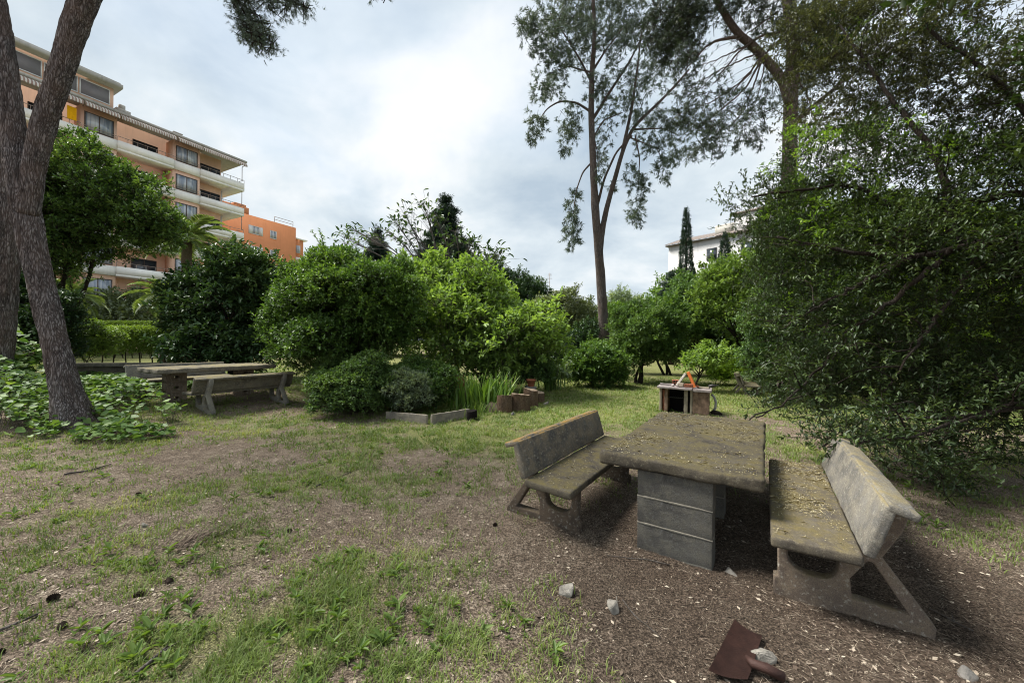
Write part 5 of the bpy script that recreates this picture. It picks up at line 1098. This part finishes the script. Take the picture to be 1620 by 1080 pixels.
for a, b in ((.05, 4.3), (4.4, 6.5), (6.65, 10.7), (10.8, 13.0), (13.1, 17.1), (17.25, 19.4)):
    mb = MB(); n = int((b - a) / .14); x = np.linspace(a, b, 2 * n + 1)
    r = [np.stack([x, np.full_like(x, y), np.full_like(x, z) - (.07 * (np.arange(2 * n + 1) % 2) if last else 0)], 1) for y, z, last in ((.30, RT - .02, 0), (.62, RT - .12, 0), (.95, RT - .38, 0), (.96, RT - .60, 1))]
    V = np.vstack(r); K = 2 * n + 1; q = [[rr * K + i, rr * K + i + 1, (rr + 1) * K + i + 1, (rr + 1) * K + i] for rr in range(3) for i in range(K - 1)]; mb.add(V, q=q); V2 = V - np.array([0, .012, .008]); mb.add(V2, q=[qq[::-1] for qq in q])
    aw = mb.build('awning', M['awning'], ap); [part('awning_arm', M['rail'], aw, [q_]) for q_ in ((a + .05, a + .1, .02, .9, RT - .45, RT - .41), (b - .1, b - .05, .02, .9, RT - .45, RT - .41))]
for k in range(7):
    a = 11.15 + k * 2.0; window(ap, a, a + 1.9, -.28, 22.95, 24.35, 'frame_w', 'blind', 0, .07, .05)
for z in zt[3:5]: part('air_conditioner', M['frame_w'], ap, [(3.75, 4.25, -1.40, -1.05, z + .5, z + .95)])
# towel on a balcony
q = ap.matrix_basis @ Vector((14.0, .24, zt[5] + .95)) if False else None
mb = MB(); u = np.linspace(0, 1, 14); w_ = np.linspace(0, 1, 9); U, Wv = np.meshgrid(u, w_, indexing='ij')
V = np.stack([13.35 + .55 * U, .30 + .025 * np.sin(U * 14) * Wv, zt[5] + 1.45 - 1.1 * Wv], -1).reshape(-1, 3); qd = [[i * 9 + j, i * 9 + j + 1, (i + 1) * 9 + j + 1, (i + 1) * 9 + j] for i in range(13) for j in range(8)]
mb.add(V, q=qd); mb.add(V - np.array([0, .012, 0]), q=[x_[::-1] for x_ in qd]); M['yellow'] = m_plain('yellow_cloth', (.75, .38, .01), .9, .1, .1)
bpy.context.view_layer.update(); tw_ = mb.build('yellow_towel', M['yellow']); tw_.matrix_world = ap.matrix_world.copy(); tag(tw_, 'yellow towel hanging on a top balcony beside the leaning pine trunk', 'towel')

# orange block
o0 = at(376, 345, 52.6); ob = empty('orange_block', (o0[0], o0[1], 0), math.atan2(.891, .453), 'plain orange rendered block with small white windows right of the apartments', 'apartment block')
HT = 19.3
part('wall', M['orange'], ob, [(-4, 8.4, 0, 10, -.5, HT), (-4, 1.6, .3, 8, HT, HT + 1.0), (.2, 1.7, 1.2, 3.4, HT + 1.0, HT + 1.6)])
part('balcony', M['cream'], ob, [(8.4, 10.6, .3, 3.5, HT - 1.6, HT - 1.4)]); part('balcony_wall', M['orange'], ob, [(8.41, 10.0, .5, 3.2, HT - 4.6, HT - 1.6)]); part('balcony', M['cream'], ob, [(8.4, 10.8, -.2, 3.5, HT - 5.0, HT - 4.6)])
mb = MB()
for a, b in (((5.2, .3, HT), (5.2, .3, HT + .9)), ((5.2, .3, HT + .9), (8.1, .3, HT + .9)), ((8.1, .3, HT), (8.1, .3, HT + .9)), ((5.2, .3, HT + .5), (8.1, .3, HT + .5))): mb.tube([a, b], .035, 6)
mb.build('roof_rail', M['rail'], ob)
for zz in (HT - 2.6, HT - 5.5, HT - 8.4, HT - 11.3):
    for x0 in (1.9, 4.4):
        w = window(ob, x0, x0 + .9, -.02, zz, zz + 1.2, 'frame_w', 'glass_bay', 1, .08, .08) if False else None
        w = part('window', M['frame_w'], ob, [(x0, x0 + .95, -.05, -.001, zz, zz + .08), (x0, x0 + .95, -.05, -.001, zz + 1.12, zz + 1.2), (x0, x0 + .08, -.05, -.001, zz + .08, zz + 1.12), (x0 + .87, x0 + .95, -.05, -.001, zz + .08, zz + 1.12), (x0 + .44, x0 + .51, -.05, -.001, zz + .08, zz + 1.12)])
        part('pane', M['glass_bay'], w, [(x0 + .05, x0 + .9, -.03, -.002, zz + .05, zz + 1.15)])
        if x0 < 3: part('shutter', M['frame_w'], w, [(x0 - .5, x0 - .02, -.06, -.002, zz, zz + 1.2)]); part('shutter', M['frame_w'], w, [(x0 + .97, x0 + 1.45, -.06, -.002, zz, zz + 1.2)])
window(ob, 8.7, 9.4, .42, HT - 3.8, HT - 2.6, 'frame_w', 'glass_bay', 0)

# white tiled house at the right
c0 = at(1058, 389, 48); d0 = np.array([.663, -.748]); wh = empty('white_house', (c0[0], c0[1], 0), math.atan2(d0[1], d0[0]), 'white house with a clay tiled roof behind the tall narrow cypress', 'house')
ez = c0[2]; part('wall', M['white_wall'], wh, [(0, 14, 0, 9, -.5, ez), (7.2, 14, 1.0, 8, ez, ez + 2.4)])
mb = MB(); n = 40; xs_ = np.linspace(-.35, 14.3, n * 6 + 1); zz = .05 * np.cos(np.arange(n * 6 + 1) * 2 * np.pi / 6)
rows = [(-.45, ez + .02), (1.2, ez + .6), (4.5, ez + 1.75)]; V = np.vstack([np.stack([xs_, np.full_like(xs_, y), z + zz], 1) for y, z in rows]); K = len(xs_)
mb.add(V, q=[[r * K + i, r * K + i + 1, (r + 1) * K + i + 1, (r + 1) * K + i] for r in range(2) for i in range(K - 1)]); bx(mb, -.3, 14.2, -.35, 9.2, ez - .12, ez - .02)
rf = mb.build('roof', M['tiles'], wh); part('chimney', M['roof_grey'], rf, [(4.9, 7.1, 1.6, 2.6, ez + .5, ez + 1.75)]); mb = MB(); bx(mb, 7.0, 14.2, .8, 8.2, ez + 2.4, ez + 2.6); mb.build('upper_roof', M['tiles'], wh)
for zz in (ez - 2.6, ez - 5.6, ez - 8.6):
    for x0 in (4.6, 8.2): window(wh, x0, x0 + 1.1, .02, zz, zz + 1.4, 'frame_d', 'glass', 1)
# round tower far off
c0 = at(882, 470, 90); tp = at(882, 461, 90)[2]; tw = empty('round_tower', (c0[0], c0[1], 0), 0, 'round white rooftop tower with an aerial on the far skyline', 'tower')
def cyl(name, r, z0, z1, mat, parent, n=28, x=0, y=0):
    mb = MB(); mb.tube([(x, y, z0), (x, y, z1)], r, n); return mb.build(name, mat, parent)
cyl('wall', 2.3, 0, tp - .3, M['white_wall'], tw); cyl('roof', 2.5, tp - .3, tp, M['white_wall'], tw); part('window', M['glass'], tw, [(-.3, .3, -2.36, -2.2, tp - 1.3, tp - .6)]); part('window', M['glass'], tw, [(.9, 1.4, -2.2, -1.9, tp - 1.3, tp - .6)])
part('block', M['cream'], tw, [(-3.6, -1.5, -1.6, 2, 0, tp - 1.0)])
mb = MB(); mb.tube([(-1.9, 0, tp - 1), (-1.9, 0, tp + 4.4)], .06, 6); 
for k in range(5): mb.tube([(-2.5 + .05 * k, 0, tp + 3.0 + .3 * k), (-1.3 - .05 * k, 0, tp + 3.0 + .3 * k)], .03, 5)
mb.build('aerial', M['rail'], tw)
for k, (px, lab) in enumerate(((1012, 'small far white house just right of the slim pine'), (1036, 'small far white house with arched dormer left of the wide tree'))):
    c = at(px, 482, 75); h = empty('far_house', (c[0], c[1], 0), .2, lab, 'house', 'far white houses'); mb = MB(); part('wall', M['white_wall'], h, [(-1.5, 1.5, -1.5, 3, 0, c[2])]); mb.add([(-1.9, -1.8, c[2]), (1.9, -1.8, c[2]), (1.9, 3.3, c[2]), (-1.9, 3.3, c[2]), (0, -1.8, c[2] + 1), (0, 3.3, c[2] + 1)], q=[[0, 1, 2, 3], [1, 2, 5, 4], [0, 4, 5, 3]], t=[[0, 1, 4], [2, 3, 5]]); mb.build('roof', M['tiles'], h); part('window', M['glass'], h, [(-.4, .4, -1.56, -1.45, c[2] - 1.4, c[2] - .4)])
# ------------------------------------------------------------------ sky and light
SUN_EL, SUN_AZ = R(56), R(-75)      # azimuth from +Y towards +X
w = bpy.data.worlds.new('World'); sc.world = w; w.use_nodes = True; t = w.node_tree; t.nodes.clear()
N = lambda ty: t.nodes.new(ty)
out = N('ShaderNodeOutputWorld'); bg = N('ShaderNodeBackground'); bg.inputs[1].default_value = .12; t.links.new(bg.outputs[0], out.inputs[0])
sky = N('ShaderNodeTexSky'); sky.sky_type = 'NISHITA'; sky.sun_disc = False; sky.sun_elevation = SUN_EL; sky.sun_rotation = SUN_AZ; sky.air_density = 1.2; sky.dust_density = 1.5
tc = N('ShaderNodeTexCoord'); sep = N('ShaderNodeSeparateXYZ'); t.links.new(tc.outputs['Generated'], sep.inputs[0])
def mth(op, a, b):
    m = N('ShaderNodeMath'); m.operation = op
    for i, v in enumerate((a, b)):
        if hasattr(v, 'is_linked'): t.links.new(v, m.inputs[i])
        else: m.inputs[i].default_value = v
    return m.outputs[0]
zz = mth('ADD', mth('MAXIMUM', sep.outputs['Z'], 0.), .42); cb = N('ShaderNodeCombineXYZ'); t.links.new(mth('DIVIDE', sep.outputs['X'], zz), cb.inputs[0]); t.links.new(mth('DIVIDE', sep.outputs['Y'], zz), cb.inputs[1])
def nz(scale, det, off, dist=.4):
    mp = N('ShaderNodeMapping'); mp.inputs['Location'].default_value = off; t.links.new(cb.outputs[0], mp.inputs[0])
    n = N('ShaderNodeTexNoise'); n.inputs['Scale'].default_value = scale; n.inputs['Detail'].default_value = det; n.inputs['Roughness'].default_value = .55; n.inputs['Distortion'].default_value = dist; t.links.new(mp.outputs[0], n.inputs['Vector']); return n.outputs['Fac']
def rp(f, pts):
    r = N('ShaderNodeValToRGB'); e = r.color_ramp.elements
    while len(e) < len(pts): e.new(.5)
    for k, (p, c) in enumerate(pts): e[k].position = p; e[k].color = (*c, 1)
    t.links.new(f, r.inputs[0]); return r.outputs[0]
def mixc(f, a, b):
    m = N('ShaderNodeMix'); m.data_type = 'RGBA'
    for inp, v in ((m.inputs[0], f), (m.inputs[6], a), (m.inputs[7], b)):
        if hasattr(v, 'is_linked'): t.links.new(v, inp)
        elif np.isscalar(v): inp.default_value = v
        else: inp.default_value = (*v, 1)
    return m.outputs[2]
S = 1.0
big = nz(1.1, 6, (2.3, 0.4, 0), .2); det = nz(3.0, 8, (7.1, 3.3, 0), .3)
f = mth('ADD', mth('MULTIPLY', big, .65), mth('MULTIPLY', det, .35))
# grey-blue cloud bases to bright thin cloud
cl = rp(f, [(.40, (3.9 / 9, 4.75 / 9, 5.6 / 9)), (.51, (5.9 / 9, 6.6 / 9, 7.1 / 9)), (.585, (7.6 / 9, 7.85 / 9, 8.0 / 9)), (.67, (8.7 / 9, 8.7 / 9, 8.6 / 9))])
mul = N('ShaderNodeMix'); mul.data_type = 'RGBA'; mul.blend_type = 'MULTIPLY'; mul.inputs[0].default_value = 1; t.links.new(cl, mul.inputs[6]); mul.inputs[7].default_value = (4.85, 4.85, 4.85, 1)
blue = nz(.55, 4, (11, 5, 0)); bf = rp(blue, [(.50, (1, 1, 1)), (.68, (.72, .72, .72))])
t.links.new(mixc(bf, sky.outputs[0], mul.outputs[2]), bg.inputs[0])

sl = bpy.data.lights.new('sun', 'SUN'); sl.energy = 4.3; sl.angle = R(24); sl.color = (1, .96, .9); so = bpy.data.objects.new('sun', sl); C.objects.link(so)
d = Vector((math.sin(SUN_AZ) * math.cos(SUN_EL), math.cos(SUN_AZ) * math.cos(SUN_EL), math.sin(SUN_EL))); so.rotation_euler = d.to_track_quat('Z', 'Y').to_euler()
v = sc.view_settings; v.view_transform = 'Standard'; v.look = 'None'; v.gamma = 1; v.exposure = 1.0
sc.cycles.max_bounces = 10; sc.cycles.diffuse_bounces = 8; sc.cycles.transmission_bounces = 8; sc.cycles.filter_width = 1.05; sc.cycles.transparent_max_bounces = 8; sc.cycles.use_denoising = True
tot = sum(len(o.data.polygons) for o in C.objects if o.type == 'MESH'); print('FACES', tot)
